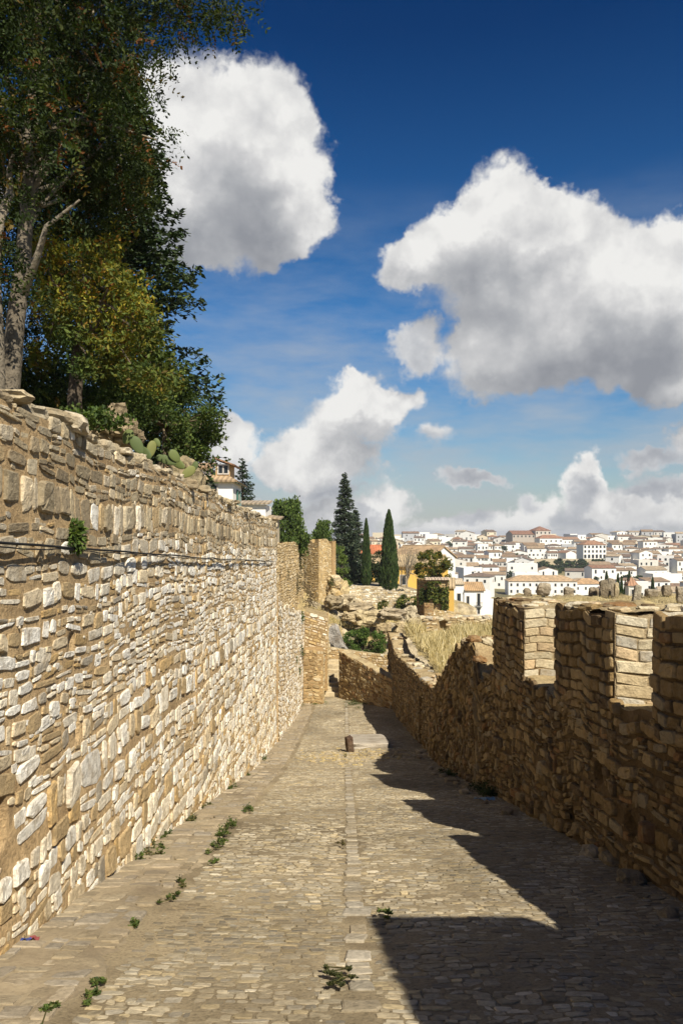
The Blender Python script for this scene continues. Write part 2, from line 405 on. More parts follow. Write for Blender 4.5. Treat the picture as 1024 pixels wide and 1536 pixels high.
# rocky hillside between the end of the lane and the garden terrace
_hy = [43.6, 45.5, 47.2, 52, 58, 66, 69.9, 70.6, 76, 90, 96]; _hz = [-9.2, -8.7, -7.9, -7.25, -6.4, -6.7, -6.7, -4.72, -4.7, -5.6, -11]
def zh(X, Y):
    z = np.interp(Y, _hy, _hz)
    ledge = .5*np.abs(fbm(X*.28, Y*.5, 2, 4))+.22*fbm(X*1.1, Y*1.6, 0, 5)
    z = z+ledge*np.clip((Y-46.5)/3, 0, 1)*np.clip((69.2-Y)/2, 0, 1)
    z = z-np.clip((X-5.0)*.28, 0, 4)*np.clip((Y-50)/10, 0, 1)
    return z+np.clip((1-X)*.35, 0, 1.3)*np.clip((Y-50)/6, 0, 1)*np.clip((68-Y)/6, 0, 1)
grid(sp(-14, 12, 150), np.concatenate([sp(43.6, 69.9, 150), sp(70.1, 96, 30)]), zh, name='hillside', mat='rock',
     colf=lambda V: np.where((fbm(V[:, 0]*.5, V[:, 1]*.5, 0, 8) > .12)[:, None], [[.42, .33, .16]], [[.46, .39, .27]])*(1+.2*fbm(V[:, 0]*2, V[:, 1]*2))[:, None])
# grassy plot and earth terrace outside the right wall
grid(sp(3.3, 9.5, 40), sp(15, 43.5, 110), lambda X, Y: np.interp(Y, [15, 20, 24, 30, 43.5], [-3.6, -4.3, -4.75, -4.9, -5.25])+.09*fbm(X*1.2, Y*1.2)-np.clip((X-8)*.8, 0, 3), name='meadow', mat='earth', col=(.42, .34, .17))
grid(np.concatenate([sp(3.85, 8, 50), sp(8.2, 24, 40)]), np.concatenate([sp(3.6, 20.2, 120), [20.5, 20.8, 21.2]]),
     lambda X, Y: np.interp(Y, [3.6, 8, 14, 20.2, 20.5, 21.2], [-.80, -.98, -1.28, -1.6, -2.6, -6])+.07*fbm(X*1.5, Y*1.5)+.04*fbm(X*5, Y*5)-np.clip((X-20)*.3, 0, 3)+.06*np.clip(X-5, 0, 3)*np.clip((14-Y)/6, 0, 1)*0,
     name='terrain', mat='earth', colf=lambda V: np.where((fbm(V[:, 0]*.7, V[:, 1]*.7, 0, 3) > .1)[:, None], [[.46, .37, .19]], [[.36, .29, .17]])*(1+.25*fbm(V[:, 0]*4, V[:, 1]*4))[:, None])

# ------------------------------------------------------------------ road
mb = MB()
XS = sp(-2.3, 3.3, 71); YS = np.concatenate([sp(-9, 3.5, 40), sp(3.6, 20, 190), sp(20.2, 44.2, 140)])
X, Y = np.meshgrid(XS, YS)
Z = zr(Y)+.012*fbm(X*1.2, Y*1.2)+.006*fbm(X*7, Y*7)-.02*np.clip(1-np.abs(X-.1)/1.5, 0, 1)
I = np.arange(X.size).reshape(X.shape); f = np.stack([I[:-1, :-1], I[:-1, 1:], I[1:, 1:], I[1:, :-1]], -1).reshape(-1, 4)
pn = fbm(X*.5, Y*.5, 0, 21)
mb.add(np.stack([X, Y, Z], -1).reshape(-1, 3), f, (np.array([.29, .235, .15])*(1+.25*pn)[..., None]).reshape(-1, 3), 0, True)
def zroad(x, y): return zr(y)+.012*fbm(np.asarray(x)*1.2, np.asarray(y)*1.2)-.02*np.clip(1-np.abs(np.asarray(x)-.1)/1.5, 0, 1)
g = np.random.default_rng(3)
rects = []; y = 2.6
def strip_edge(y): return -1.43+.03*np.sin(y*1.7)
while y < 43.4:
    h = g.uniform(.045, .085); x = -1.40+g.uniform(0, .08)
    while x < 3.05:
        w = g.uniform(.055, .145)
        if g.random() < .05: w *= 1.6
        cx = x+w/2; drain = .0+.004*y
        if not (drain-.02 < cx < drain+.19 and not 20.6 < y < 29.4) and not (24.9 < y < 28.0 and .15 < cx < 1.65) and g.random() > .02:
            rects.append((x, y+g.normal(0, .012), w, h))
        x += w
    y += h*.96
rects = np.array(rects)
def rmap(u, v, d): return np.stack([u, v, zroad(u, v)+d], -1)
COB = [(.36, .31, .22), (.315, .265, .18), (.41, .36, .265), (.28, .25, .195), (.38, .31, .19), (.48, .43, .33)]
far = rects[:, 1] > 13
def ccol(cu, cv, col, g):
    k = 1+.30*fbm(cu*.8, cv*.5, 0, 31)+.12*g.normal(0, 1, len(cu))
    return col*k[:, None]
stones(mb, rects[~far], rmap, COB, [.27, .27, .16, .14, .12, .04], .002, (.002, .011), 9, 11, True, 1, ccol, (2.8, 7), .5)
stones(mb, rects[far], rmap, COB, [.27, .27, .16, .14, .12, .04], .003, (.004, .012), 7, 12, False, 1, ccol, (2.6, 6), .3)
fl = []; y = 2.4
while y < 43:
    h = g.uniform(.10, .26); w = g.uniform(.14, .19)
    if abs(y-6.1) < .15: w = .27; h = .22
    if abs(y-4.25) < .12: w = .24; h = .18
    fl.append((.085+.004*y-w/2+g.normal(0, .008), y, w, h)); y += h
fl = np.array(fl); fl = fl[~((fl[:, 1] > 20.6) & (fl[:, 1] < 29.5)) & (g.random(len(fl)) > .2)]
stones(mb, fl, rmap, [(.40, .36, .29), (.35, .31, .24), (.42, .37, .28), (.32, .27, .19)], None, .006, (.008, .014), 10, 14, True, 1, None, (4, 9), .1)
# patch of loosened pale stones
pr = []
for k in range(620):
    px = g.normal(.3, .75); py = g.normal(22.9, .85)+.35*px*(px > 0)
    w = g.uniform(.05, .17); pr.append((px, py, w, w*g.uniform(.5, 1)))
stones(mb, np.array(pr), rmap, [(.44, .37, .25), (.38, .30, .17), (.33, .28, .2), (.42, .33, .16)], None, .004, (.012, .04), 8, 15, False, 1, None, (2.6, 6), .6)
struct(mb.build('road', [M['sand'], M['cobble']]))
# smoother paved strip along the left wall
mb = MB()
ys = np.concatenate([sp(-6, 3.4, 30), sp(3.5, 16, 260), sp(16.2, 43.6, 150)]); us = np.linspace(0, 1, 16)
U, Y = np.meshgrid(us, ys); ed = strip_edge(Y)+.07*vn(Y*2.2, 0, 0, 3)+.03*vn(Y*9, 0, 0, 4); X = -2.25+(ed+2.25)*U
Z = zr(Y)+.024+.012*fbm(X*2.5, Y*2.5, 0, 2)+.006*fbm(X*9, Y*9, 0, 4)-.03*np.clip((U-.8)/.2, 0, 1)-np.where(U > .98, .03, 0)
I = np.arange(X.size).reshape(X.shape); f = np.stack([I[:-1, :-1], I[:-1, 1:], I[1:, 1:], I[1:, :-1]], -1).reshape(-1, 4)
kk = 1+.22*fbm(X*1.3, Y*.9, 0, 6)
mb.add(np.stack([X, Y, Z], -1).reshape(-1, 3), f, (np.array([.35, .285, .19])*kk[..., None]).reshape(-1, 3), 0, True)
def smap(u, v, d): return np.stack([u, v, zr(v)+.022+d], -1)
rr = pack(.74, 40, .06, lambda r, v: (r.uniform(.14, .36), r.uniform(.10, .24)), 8); rr[:, 0] -= 2.2; rr[:, 1] += 3
rr = rr[g.random(len(rr)) > .14]
stones(mb, rr, smap, [(.37, .31, .215), (.33, .27, .18), (.40, .335, .24), (.31, .27, .21)], None, .006, (.004, .012), 10, 17, True, 1, None, (3, 8), .3)
struct(mb.build('pavement', [M['strip'], M['cobble']]))

# ------------------------------------------------------------------ left wall
def lt(Y): return .86-.0275*(np.asarray(Y)-5)
mb = MB()
main = rub(.09, .22, .14, .52, .32)
def lpick(r, v):
    if v < .36: return r.uniform(.07, .16), .14, .46, .35
    if v < .60: return r.uniform(.28, .36), .13, .36, .4
    if v < 1.0: return r.uniform(.10, .2), .18, .5, .3
    x = r.random()
    if v > 2.2 and x < .17: return r.uniform(.24, .36), .18, .58, .45
    if x < .42: return r.uniform(.06, .10), .09, .34, .1
    return r.uniform(.10, .20), .12, .46, .36
def lcol(cu, dep, col, g):
    top = np.array(TOPC)[g.choice(5, len(cu))]*g.uniform(.8, 1.25, (len(cu), 1))
    k = np.clip((1.05+.3*vn(cu*.7, dep)-dep)/.25, 0, 1)*(g.random(len(cu)) < .85)
    warm = np.clip(dep/6-.25, 0, .6)[:, None]*np.array([[0, .04, .13]])
    return (col*(1-k[:, None])+top*k[:, None])*(1-warm)
holes = [(at(108, 962, 6.42)[1]+3, -.87, (.06, .07), .25), (3+5.05, -1.85, (.10, .16), .16), (3+6.6, -1.6, (.05, .12), .12), (3+9.5, -1.5, (.05, .07), .2), (3+14, -1.8, (.05, .07), .2), (3+17.5, -2.6, (.06, .08), .2),
         (3+12, -3.2, (.06, .06), .18), (3+21, -1.9, (.07, .09), .2), (3+23.5, -3.6, (.07, .09), .2)]
face(mb, (-2.17, -3), (-2.17, 26.7), lambda s: lt(s-3)+.05*vn(np.asarray(s)*1.3, 0, 0, 2), lambda s: zr(s-3)-.2, lpick, WHITE, [.36, .27, .17, .09, .05, .06], seed=41, cell=.035, thick=.6,
     gap=.010, prot=(.003, .020), n=12, step=.06, mcol=(.55, .395, .215), holes=holes, colfn=lcol, capcol=(.30, .25, .16), wob=.016)
face(mb, (-2.17, 26.7), (-3.7, 27.1), .33, -7.6, main, OCHRE, seed=44, cell=.06, thick=.3, n=8, step=.2, inner=False)
y = -2.0; k = 0
while y < 26.6:
    l = g.uniform(.08, .21); h = g.uniform(.035, .08)
    rock(mb, (-2.30+g.normal(0, .05), y+l, lt(y)+.03+g.uniform(-.02, .05)), (g.uniform(.08, .16), l, h), k, 3, .5, .2, TOPC[k % 5], rz=g.normal(0, .25), mat=0, tilt=g.normal(0, .12)); k += 1
    if g.random() < .5: rock(mb, (-2.6+g.normal(0, .06), y+l, lt(y)+.04), (.15, l*.8, .08), k+900, 2, .5, .25, TOPC[(k+2) % 5], rz=g.normal(0, .4))
    y += l*2+g.uniform(-.05, .18)
wall_l = mb.build('stone_wall', [M['stone'], M['mortar']])
tag(wall_l, 'tall sunlit rubble wall of pale stones in ochre mortar along the left of the lane', 'wall')
# lower continuation of the wall further down the lane
mb = MB()
far_p = rub(.10, .22, .15, .5, .25)
face(mb, (-2.12, 26.72), (-2.0, 43), lambda s: -2.1-2.15*np.clip(np.asarray(s)/16.3, 0, 1)**.8+.08*vn(np.asarray(s)*1.1, 0, 0, 6), lambda s: zr(s+26.7)-.2, far_p, WHITE[:4]+OCHRE[:2], [.30, .28, .18, .1, .08, .06], seed=51, cell=.05, thick=1.5,
     gap=.015, prot=(.004, .022), n=8, step=.1, mcol=(.54, .39, .21), inner=False, capcol=(.36, .29, .16),
     holes=[(2.5, -4.2, (.1, .12), .2), (5, -5.8, (.1, .14), .25), (8.4, -4.4, (.12, .14), .25), (9, -6.4, (.12, .16), .25), (11, -5.4, (.14, .2), .2)])
tag(mb.build('stone_wall', [M['stone'], M['mortar']]), 'lower pale stone wall continuing beyond the tall left wall down to the steps', 'wall')
mb = MB()
face(mb, (-1.98, 43.0), (-.76, 43.02), lambda s: -4.25-.30*np.asarray(s), -6.5, far_p, OCHRE+WHITE[1:3], seed=53, cell=.05, thick=3, gap=.014, prot=(.015, .04), n=8, step=.1, inner=False, capcol=(.36, .28, .15))
face(mb, (-.76, 43.02), (-.76, 46.4), -4.62, -8.5, far_p, OCHRE, seed=54, cell=.06, thick=.5, n=8, step=.12, inner=False)
tag(mb.build('stone_buttress', [M['stone'], M['mortar']]), 'square ochre stone buttress closing the lower left wall above the steps', 'buttress')
mb = MB()
face(mb, (-1.98, 41.4), (-.95, 41.42), lambda s: -6.08-.10*np.asarray(s)+.05*vn(np.asarray(s)*4, 0), lambda s: np.full_like(np.asarray(s, float), -9.2), far_p, OCHRE+BROWN[:3], seed=55, cell=.05, thick=1.5, gap=.014, prot=(.015, .04), n=8, step=.1, inner=False)
face(mb, (-.95, 41.42), (-.93, 47), lambda s: -6.25-.12*np.asarray(s), -9.2, far_p, OCHRE, seed=56, cell=.05, thick=.35, n=8, step=.1, inner=False)
tag(mb.build('stone_wall', [M['stone'], M['mortar']]), 'short ochre wall on the left side of the narrow steps', 'wall')
# steps
t = empty('stone_staircase', (-.45, 44.1, -9.0), 'narrow stone steps climbing between two walls at the end of the lane', 'steps')
for k in range(8):
    mb = MB(); z1 = -9.0+.2*(k+1); y0 = 44.1+.33*k
    XX = np.linspace(-.93, .02, 9)
    fr = .03*fbm(XX*3, k*5.0); V = []
    for (yy, zz) in ((y0, -9.3), (y0, z1-.03), (y0+.03, z1), (y0+.4, z1), (y0+.4, -9.3)):
        V += [(x, yy+(o if yy < y0+.1 else 0), zz+(o*.6 if zz > -9 else 0)) for x, o in zip(XX, fr)]
    I = np.arange(45).reshape(5, 9); mb.add(V, np.stack([I[:-1, :-1], I[:-1, 1:], I[1:, 1:], I[1:, :-1]], -1).reshape(-1, 4), (.52, .43, .28), 0, False)
    mb.build('step', M['strip'], t)
# parapet right of the steps, wall behind, end ledge
mb = MB()
BR = BROWN
face(mb, (-.14, 43.7), (2.5, 39.4), lambda s: -6.45-.16*np.asarray(s)+.05*vn(np.asarray(s)*3, 1), lambda s: np.full_like(np.asarray(s, float), -9.3), far_p, BR+OCHRE, seed=61, cell=.05, thick=.55, gap=.014, prot=(.015, .045), n=8, step=.1, inner=False, capcol=(.48, .39, .23))
tag(mb.build('parapet_wall', [M['stone'], M['mortar']]), 'shaded brown parapet wall slanting down from the right edge of the steps', 'wall')
mb = MB()
face(mb, (-1.0, 46.9), (3.3, 46.6), lambda s: -6.72-.12*np.asarray(s)+.06*vn(np.asarray(s)*2, 3), -9, far_p, OCHRE+WHITE[1:3], seed=62, cell=.05, thick=.5, gap=.014, prot=(.015, .04), n=8, step=.1, inner=False, capcol=(.45, .37, .22))
tag(mb.build('stone_wall', [M['stone'], M['mortar']]), 'low sunlit wall behind the slanting parapet, below the round green bush', 'wall')
# upper wall towards the square tower
mb = MB()
face(mb, (-3.62, 44.6), (-2.85, 60), lambda s: -.55-.004*np.asarray(s)+.08*vn(np.asarray(s)*.9, 0, 0, 1), -7.0, far_p, OCHRE+WHITE[2:4], seed=63, cell=.07, thick=.8, gap=.016, prot=(.015, .05), n=7, step=.14, inner=False, mcol=(.40, .28, .13),
     holes=[(1.4, -2.85, (.35, .34), .7)])
face(mb, (-3.62, 27.1), (-3.62, 44.6), -.3, -4.5, far_p, OCHRE, seed=64, cell=.09, thick=.4, n=7, step=.25, inner=False)
tag(mb.build('stone_wall', [M['stone'], M['mortar']]), 'weathered ochre wall with a dark opening leading back to the square tower', 'wall')
mb = MB()
c0 = np.array(at(478, 800, 60)[:2]); a1 = c0+np.array([-1.22, 1.1]); a2 = c0+np.array([1.27, 1.0])
tt = lambda s: -.62+.16*vn(np.asarray(s)*1.7, 0, 0, 12)+.10*np.sign(vn(np.asarray(s)*3.1, 4, 0, 2))
ash = rub(.10, .17, .18, .45, .08)
face(mb, a1, c0, tt, lambda s: np.full_like(np.asarray(s, float), -6.4), ash, OCHRE, seed=65, cell=.06, thick=.5, gap=.013, prot=(.012, .04), n=8, step=.12, inner=False, mcol=(.38, .27, .12))
face(mb, c0, a2, tt, lambda s: np.full_like(np.asarray(s, float), -6.4), ash, OCHRE+[(.62, .5, .3)], seed=66, cell=.06, thick=.5, gap=.013, prot=(.012, .04), n=8, step=.12, inner=False, mcol=(.46, .33, .16))
face(mb, a2, a2+np.array([-1.2, 1.1]), -.62, -6.4, ash, OCHRE, seed=67, cell=.08, thick=.4, n=7, step=.2, inner=False)
mb.add([(*a1, -.72), (*c0, -.72), (*a2, -.72), (*(a1+a2-c0), -.72)], np.array([(0, 1, 2, 3)]), (.36, .30, .16), 1, False)
tag(mb.build('stone_tower', [M['stone'], M['mortar']]), 'square ruined ochre stone tower rising over the rocky slope beyond the lane', 'tower')
# slumped masonry foot of the tower
mb = MB()
for k in range(16):
    px, py = g.uniform(500, 522), g.uniform(868, 912); px = 500+(py-860)*.45*g.uniform(0, 1)
    p = at(px, py, 60.3+g.uniform(0, .5)); rock(mb, p, (.35, .35, .3), 300+k, 3, .6, .25, OCHRE[k % 5], rz=g.uniform(0, 3))
V0 = at(500, 855, 60.8); V1 = at(526, 880, 61.5)
rock(mb, at(505, 893, 61.2), (.9, .6, 1.25), 330, 4, .7, .2, (.5, .4, .22), freq=2.5)
tag(mb.build('rubble_mound', [M['rock']]), 'sloping heap of fallen masonry against the foot of the square tower', 'rubble')
# retaining wall of the garden terrace
mb = MB()
face(mb, (.1, 70), (4.75, 70.1), lambda s: -4.58-.03*np.asarray(s)+.04*vn(np.asarray(s)*2, 0), -7.2, far_p, WHITE, [.25, .3, .2, .1, .1, .05], seed=71, cell=.07, thick=.45, gap=.015, prot=(.012, .04), n=7, step=.15, inner=False, mcol=(.50, .42, .27), capcol=(.42, .38, .29))
tag(mb.build('retaining_wall', [M['stone'], M['mortar']]), 'pale stone retaining wall holding the garden terrace under the dark conifers', 'wall')

# ------------------------------------------------------------------ battlemented wall on the right
def rtop(Y):
    return np.interp(Y, [1.1, 3.7, 7.2, 8.2, 10.4, 12.3, 14.5, 15.0, 15.8, 16.4, 17.0, 18.2, 18.8, 19.7, 20.4, 21.2, 22.2, 24.5, 28, 32, 35, 39, 41, 44],
                     [-1.05, -1.15, -1.62, -1.75, -2.1, -2.25, -2.5, -2.7, -2.75, -2.2, -2.3, -2.55, -2.9, -3.2, -3.6, -3.9, -4.25, -4.6, -4.9, -5.25, -5.5, -5.75, -5.55, -5.5])
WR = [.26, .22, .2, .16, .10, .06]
# the wall's base object is its lower body; merlons and the raised end are its parts
mb = MB()
rp = rub(.09, .21, .13, .44, .3)
for A, B, sd in (((2.58, 44), (2.58, 21), 81), ((2.58, 21), (2.8, 13), 82), ((2.8, 13), (2.8, 1.1), 83)):
    L = math.dist(A, B); fy = (lambda A, B, L: (lambda s: A[1]+(B[1]-A[1])*np.asarray(s, float)/L))(A, B, L)
    tp = (lambda fy: (lambda s: rtop(fy(s))+.06*vn(fy(s)*2.3, 0, 0, 9)+np.where((fy(s) > 15) & (fy(s) < 24), .12*vn(fy(s)*4, 0, 0, 4), 0)))(fy)
    hl = [(44-25.9, -6.15, (.38, .86), .55)] if sd == 81 else ([(.9, -5.5, (.1, .12), .2), (4.6, -4.1, (.14, .1), .2), (6.6, -4.3, (.08, .12), .2)] if sd == 82 else [(1.8, -3.0, (.1, .1), .2), (4.4, -2.6, (.12, .1), .25), (5.3, -2.8, (.1, .08), .2), (3.2, -3.5, (.14, .1), .2)])
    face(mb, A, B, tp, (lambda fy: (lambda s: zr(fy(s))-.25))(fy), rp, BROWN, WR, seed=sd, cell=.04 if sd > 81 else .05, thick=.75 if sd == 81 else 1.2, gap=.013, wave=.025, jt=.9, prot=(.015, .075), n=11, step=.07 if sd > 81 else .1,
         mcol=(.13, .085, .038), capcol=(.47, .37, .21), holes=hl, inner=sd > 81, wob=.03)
g2 = np.random.default_rng(19)
for k in range(80):                       # ragged stones where the parapet has fallen
    Y = g2.uniform(14.7, 22.5); xx = 2.72+g2.uniform(0, .9); s_ = g2.uniform(.05, .14)
    rock(mb, (xx+.0, Y, rtop(Y)+s_*.35), (s_*1.2, s_*1.1, s_*.6), 500+k, 3, .55, .25, BROWN[k % 6] if k % 3 else ASH[k % 5], rz=g2.uniform(0, 3), tilt=g2.normal(0, .2))
for k in range(30):
    Y = g2.uniform(23, 43.5); s_ = g2.uniform(.08, .18)
    rock(mb, (2.66+g2.uniform(.0, .6), Y, rtop(Y)+.02), (s_*1.3, s_*1.2, s_*.45), 560+k, 2, .55, .22, ASH[k % 5], rz=g2.uniform(0, 3))
bw = mb.build('battlement_wall', [M['stone'], M['mortar']])
tag(bw, 'shaded brown battlemented wall with broken merlons along the right of the lane', 'wall')
apick = lambda r, v: (r.uniform(.22, .5), r.choice((.12, .16)))
def merlon(Y0, Y1, zt, zb0, zb1, seed, dx=0.0):
    """Y0 near end, Y1 far end"""
    mb = MB(); x0, x1 = 2.79+dx, 3.95
    z0_, z1_ = zt if isinstance(zt, tuple) else (zt, zt); zt = z0_; L_ = Y1-Y0      # near end, far end
    zy = lambda y: z0_+(z1_-z0_)*(np.asarray(y, float)-Y0)/L_
    tn = lambda s: zy(Y1-np.asarray(s, float))+.035*vn(np.asarray(s)*3.5, seed)
    te0 = lambda s: z0_+.035*vn(np.asarray(s, float)*3.5, seed); te1 = lambda s: z1_+.035*vn(np.asarray(s, float)*3.5, seed)
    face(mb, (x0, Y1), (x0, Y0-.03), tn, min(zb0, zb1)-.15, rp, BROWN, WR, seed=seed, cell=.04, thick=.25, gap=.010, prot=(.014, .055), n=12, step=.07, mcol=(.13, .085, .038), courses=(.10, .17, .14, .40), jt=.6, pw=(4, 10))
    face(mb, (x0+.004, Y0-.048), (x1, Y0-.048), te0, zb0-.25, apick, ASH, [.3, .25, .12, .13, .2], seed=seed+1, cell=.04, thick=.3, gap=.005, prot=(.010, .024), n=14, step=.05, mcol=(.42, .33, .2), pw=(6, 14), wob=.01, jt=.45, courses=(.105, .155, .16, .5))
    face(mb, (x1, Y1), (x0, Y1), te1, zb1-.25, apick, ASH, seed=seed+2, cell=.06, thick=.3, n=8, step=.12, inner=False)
    nx, ny = 24, int((Y1-Y0)/.06)
    X, Y = np.meshgrid(np.linspace(x0+.02, x1+.1, nx), np.linspace(Y0, Y1, ny)); Z = zy(Y)-.01+.03*fbm(X*4, Y*4, 0, seed)+.02
    I = np.arange(X.size).reshape(X.shape); mb.add(np.stack([X, Y, Z], -1).reshape(-1, 3), np.stack([I[:-1, :-1], I[:-1, 1:], I[1:, 1:], I[1:, :-1]], -1).reshape(-1, 4), (.44, .35, .2), 1, True)
    gg = np.random.default_rng(seed)
    for k in range(int((Y1-Y0)*7)):
        s_ = gg.uniform(.05, .12); yy = gg.uniform(Y0+.05, Y1-.05); rock(mb, (x0+gg.uniform(.03, 1.0), yy, float(zy(yy))+.02), (s_*1.3, s_*1.3, s_*.5), seed*7+k, 3, .5, .25, BROWN[k % 6] if k % 2 else ASH[k % 5], rz=gg.uniform(0, 3))
    return mb.build('merlon', [M['stone'], M['mortar']], bw)
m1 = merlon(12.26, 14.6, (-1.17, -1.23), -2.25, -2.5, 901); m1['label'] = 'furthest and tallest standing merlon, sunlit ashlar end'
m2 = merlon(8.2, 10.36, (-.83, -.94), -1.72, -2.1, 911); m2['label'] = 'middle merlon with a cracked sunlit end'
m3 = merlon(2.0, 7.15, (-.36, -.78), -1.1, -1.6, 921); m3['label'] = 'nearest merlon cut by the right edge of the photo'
mb = MB()
face(mb, (2.8, 1.15), (2.8, -6), 2.46, -3, rp, BROWN, WR, seed=931, cell=.07, thick=1.2, n=8, step=.15, inner=False, mcol=(.13, .085, .038))
mb.build('raised_end', [M['stone'], M['mortar']], bw)
# ruined wall across the dry plot
mb = MB()
face(mb, (4.3, 42.7), (8.6, 42.4), lambda s: -4.62+.16*vn(np.asarray(s)*1.6, 0, 0, 3)+.05*vn(np.asarray(s)*5, 0), -5.9, rub(.08, .17, .18, .55, .15), ASH+OCHRE, seed=95, cell=.05, thick=.7, gap=.012, prot=(.02, .08), n=9, step=.1, mcol=(.38, .28, .15), inner=False,
     holes=[(1.15, -5.0, (.16, .3), .4)])
for k in range(22): rock(mb, (4.3+k*.2, 43.0+g2.uniform(-.3, .3), -4.58+g2.uniform(-.05, .1)), (.2, .2, .09), 1500+k, 2, .5, .25, ASH[k % 5], rz=g2.uniform(0, 3))
tag(mb.build('ruined_wall', [M['stone'], M['mortar']]), 'low ruined sunlit wall across the dry grass plot below the white house', 'wall')
# ------------------------------------------------------------------ trees and plants
GREEN = [(.05, .085, .02), (.07, .11, .025), (.035, .06, .015), (.10, .14, .03)]
LOC = [(.036, .060, .012), (.022, .038, .008), (.065, .085, .016), (.13, .09, .02), (.17, .065, .015)]
GOLD = [(.27, .25, .03), (.40, .31, .03), (.17, .20, .03), (.11, .15, .03), (.42, .21, .03), (.27, .11, .03)]
DKC = [(.022, .042, .016), (.03, .055, .02), (.018, .032, .013), (.045, .07, .022)]
SPR = [(.05, .075, .05), (.035, .055, .035), (.07, .10, .06), (.09, .11, .06)]
CYP = [(.05, .085, .025), (.035, .065, .02), (.075, .11, .03), (.028, .05, .018)]

# tall locust, its pale trunk behind the wall, crown out of the top of the frame
g = np.random.default_rng(101)
t = empty('tall_tree', (-3.95, 9.3, .5), 'tall deciduous tree with a pale bare trunk and dark feathery crown at top left', 'tree')
mb = MB()
tr = np.array([at(8, 640, 9.4), at(17, 560, 9.4), at(24, 480, 9.4), at(34, 410, 9.4), at(38, 350, 9.5), at(44, 290, 9.5), at(42, 200, 9.6), at(55, 100, 9.7), at(60, -60, 9.8), at(70, -200, 9.8)])
tube(mb, tr, [.14, .115, .105, .095, .085, .075, .065, .055, .04, .03], 10, (.17, .145, .11))
tr2 = np.array([at(-6, 640, 9.2), at(-2, 570, 9.2), at(-4, 480, 9.0), at(-8, 400, 9.0), at(0, 330, 9.0), at(16, 290, 9.1), at(14, 255, 9.1), at(20, 232, 9.1)])
tube(mb, tr2, [.10, .085, .07, .06, .055, .05, .03, .02], 8, (.22, .19, .145))
tube(mb, [at(34, 440, 9.4), at(48, 405, 9.2), at(58, 380, 9.1), at(70, 340, 9.0), at(120, 300, 8.9)], [.07, .055, .04, .03, .012], 7, (.27, .235, .18))
tube(mb, [at(44, 290, 9.5), at(90, 200, 10.2), at(150, 60, 11), at(230, -60, 11.5), at(330, -90, 11.5)], [.035, .03, .025, .02, .01], 7, (.07, .058, .045))
tube(mb, [at(42, 220, 9.6), at(100, 180, 9.9), at(170, 190, 10), at(235, 210, 10)], [.05, .04, .03, .01], 6, (.2, .17, .12))
for k in range(26):
    a = tr[g.integers(4, 9)]; px, py = g.uniform(-20, 235), g.uniform(-150, 330)
    tube(mb, wobble(a, at(px, py, g.uniform(9.7, 12)), 7, .22, 700+k), np.linspace(.035, .006, 7), 5, (.22, .19, .14), cap=False)
mb.build('trunk', M['bark'], t)
mb = MB(); cs, rs = [], []
for k in range(330):
    py = g.uniform(-300, 335)
    lim = 350 if py < 0 else (208 if py > 60 else 250)
    px = g.uniform(-140, lim-25) if g.random() < .8 else g.uniform(60, lim-18)
    if py > 200 and px < 90 and g.random() < .35: continue
    if 70 < py < 330 and (g.random() < .12 or float(vn(px*.022, py*.022, 0, 3)) > .38): continue
    cs.append(at(px, py, g.uniform(9.7, 12.6))); rs.append(g.uniform(.25, .5))
for px, py in ((345, 12), (362, 20), (352, 2), (335, 18), (320, 25), (310, 8), (300, 12), (285, 22), (275, 40), (258, 20), (250, 50), (330, -5), (255, 62), (226, 120), (215, 105), (234, 205), (226, 225), (234, 240), (222, 255), (209, 185), (230, 75)):
    cs.append(at(px, py, g.uniform(9.4, 10.2))); rs.append(.19)
for k in range(90): cs.append(at(g.uniform(-120, 200), g.uniform(-260, 205), g.uniform(8.5, 9.6))); rs.append(g.uniform(.2, .36))
for k in range(34): cs.append(at(g.uniform(-60, 95), g.uniform(90, 430), g.uniform(8.3, 9.2))); rs.append(g.uniform(.12, .24))
for k in range(60): cs.append(at(g.uniform(-90, 75), g.uniform(230, 600), g.uniform(11, 13.5))); rs.append(g.uniform(.3, .5))
# feathery sprays: a stalk with paired leaflets
def sprays(mb, cs, rs, per, pal, w, g, ln=.26, leaf=.055, pairs=6, droop=.55):
    for c, r in zip(cs, rs):
        n = max(3, int(per*(r/.33)**2*g.uniform(.7, 1.3)))
        d = g.normal(0, 1, (n, 3)); d /= np.linalg.norm(d, axis=1)[:, None]
        P = np.asarray(c)+d*r*(g.uniform(.2, 1, n)**.5)[:, None]
        a = d*.8+g.normal(0, .4, (n, 3))+np.array([0, 0, -droop]); a /= np.linalg.norm(a, axis=1)[:, None]
        s = np.cross(a, g.normal(0, 1, (n, 3))); s /= np.linalg.norm(s, axis=1)[:, None]
        base = pickcol(g, pal, n, w, .2)*g.uniform(.75, 1.2); L = ln*g.uniform(.7, 1.3, n)
        tt = np.repeat(np.linspace(.15, 1, pairs), 2); sg = np.tile([1., -1.], pairs)
        Q = P[:, None]+a[:, None]*(L[:, None]*tt)[..., None]+s[:, None]*(sg*leaf*.45)[None, :, None]
        Q[..., 2] -= (tt**2)[None]*.05
        ax = (s[:, None]*sg[None, :, None]*.9+a[:, None]*.5); m = Q.shape[1]
        leaves(mb, Q.reshape(-1, 3), np.full(n*m, leaf), np.repeat(base, m, 0)*g.uniform(.85, 1.15, (n*m, 1)), g, .3, .5, ax.reshape(-1, 3), .25)
sprays(mb, cs, rs, 34, LOC, [.38, .36, .17, .05, .04], g)
mb.build('crown', M['leaf'], t)

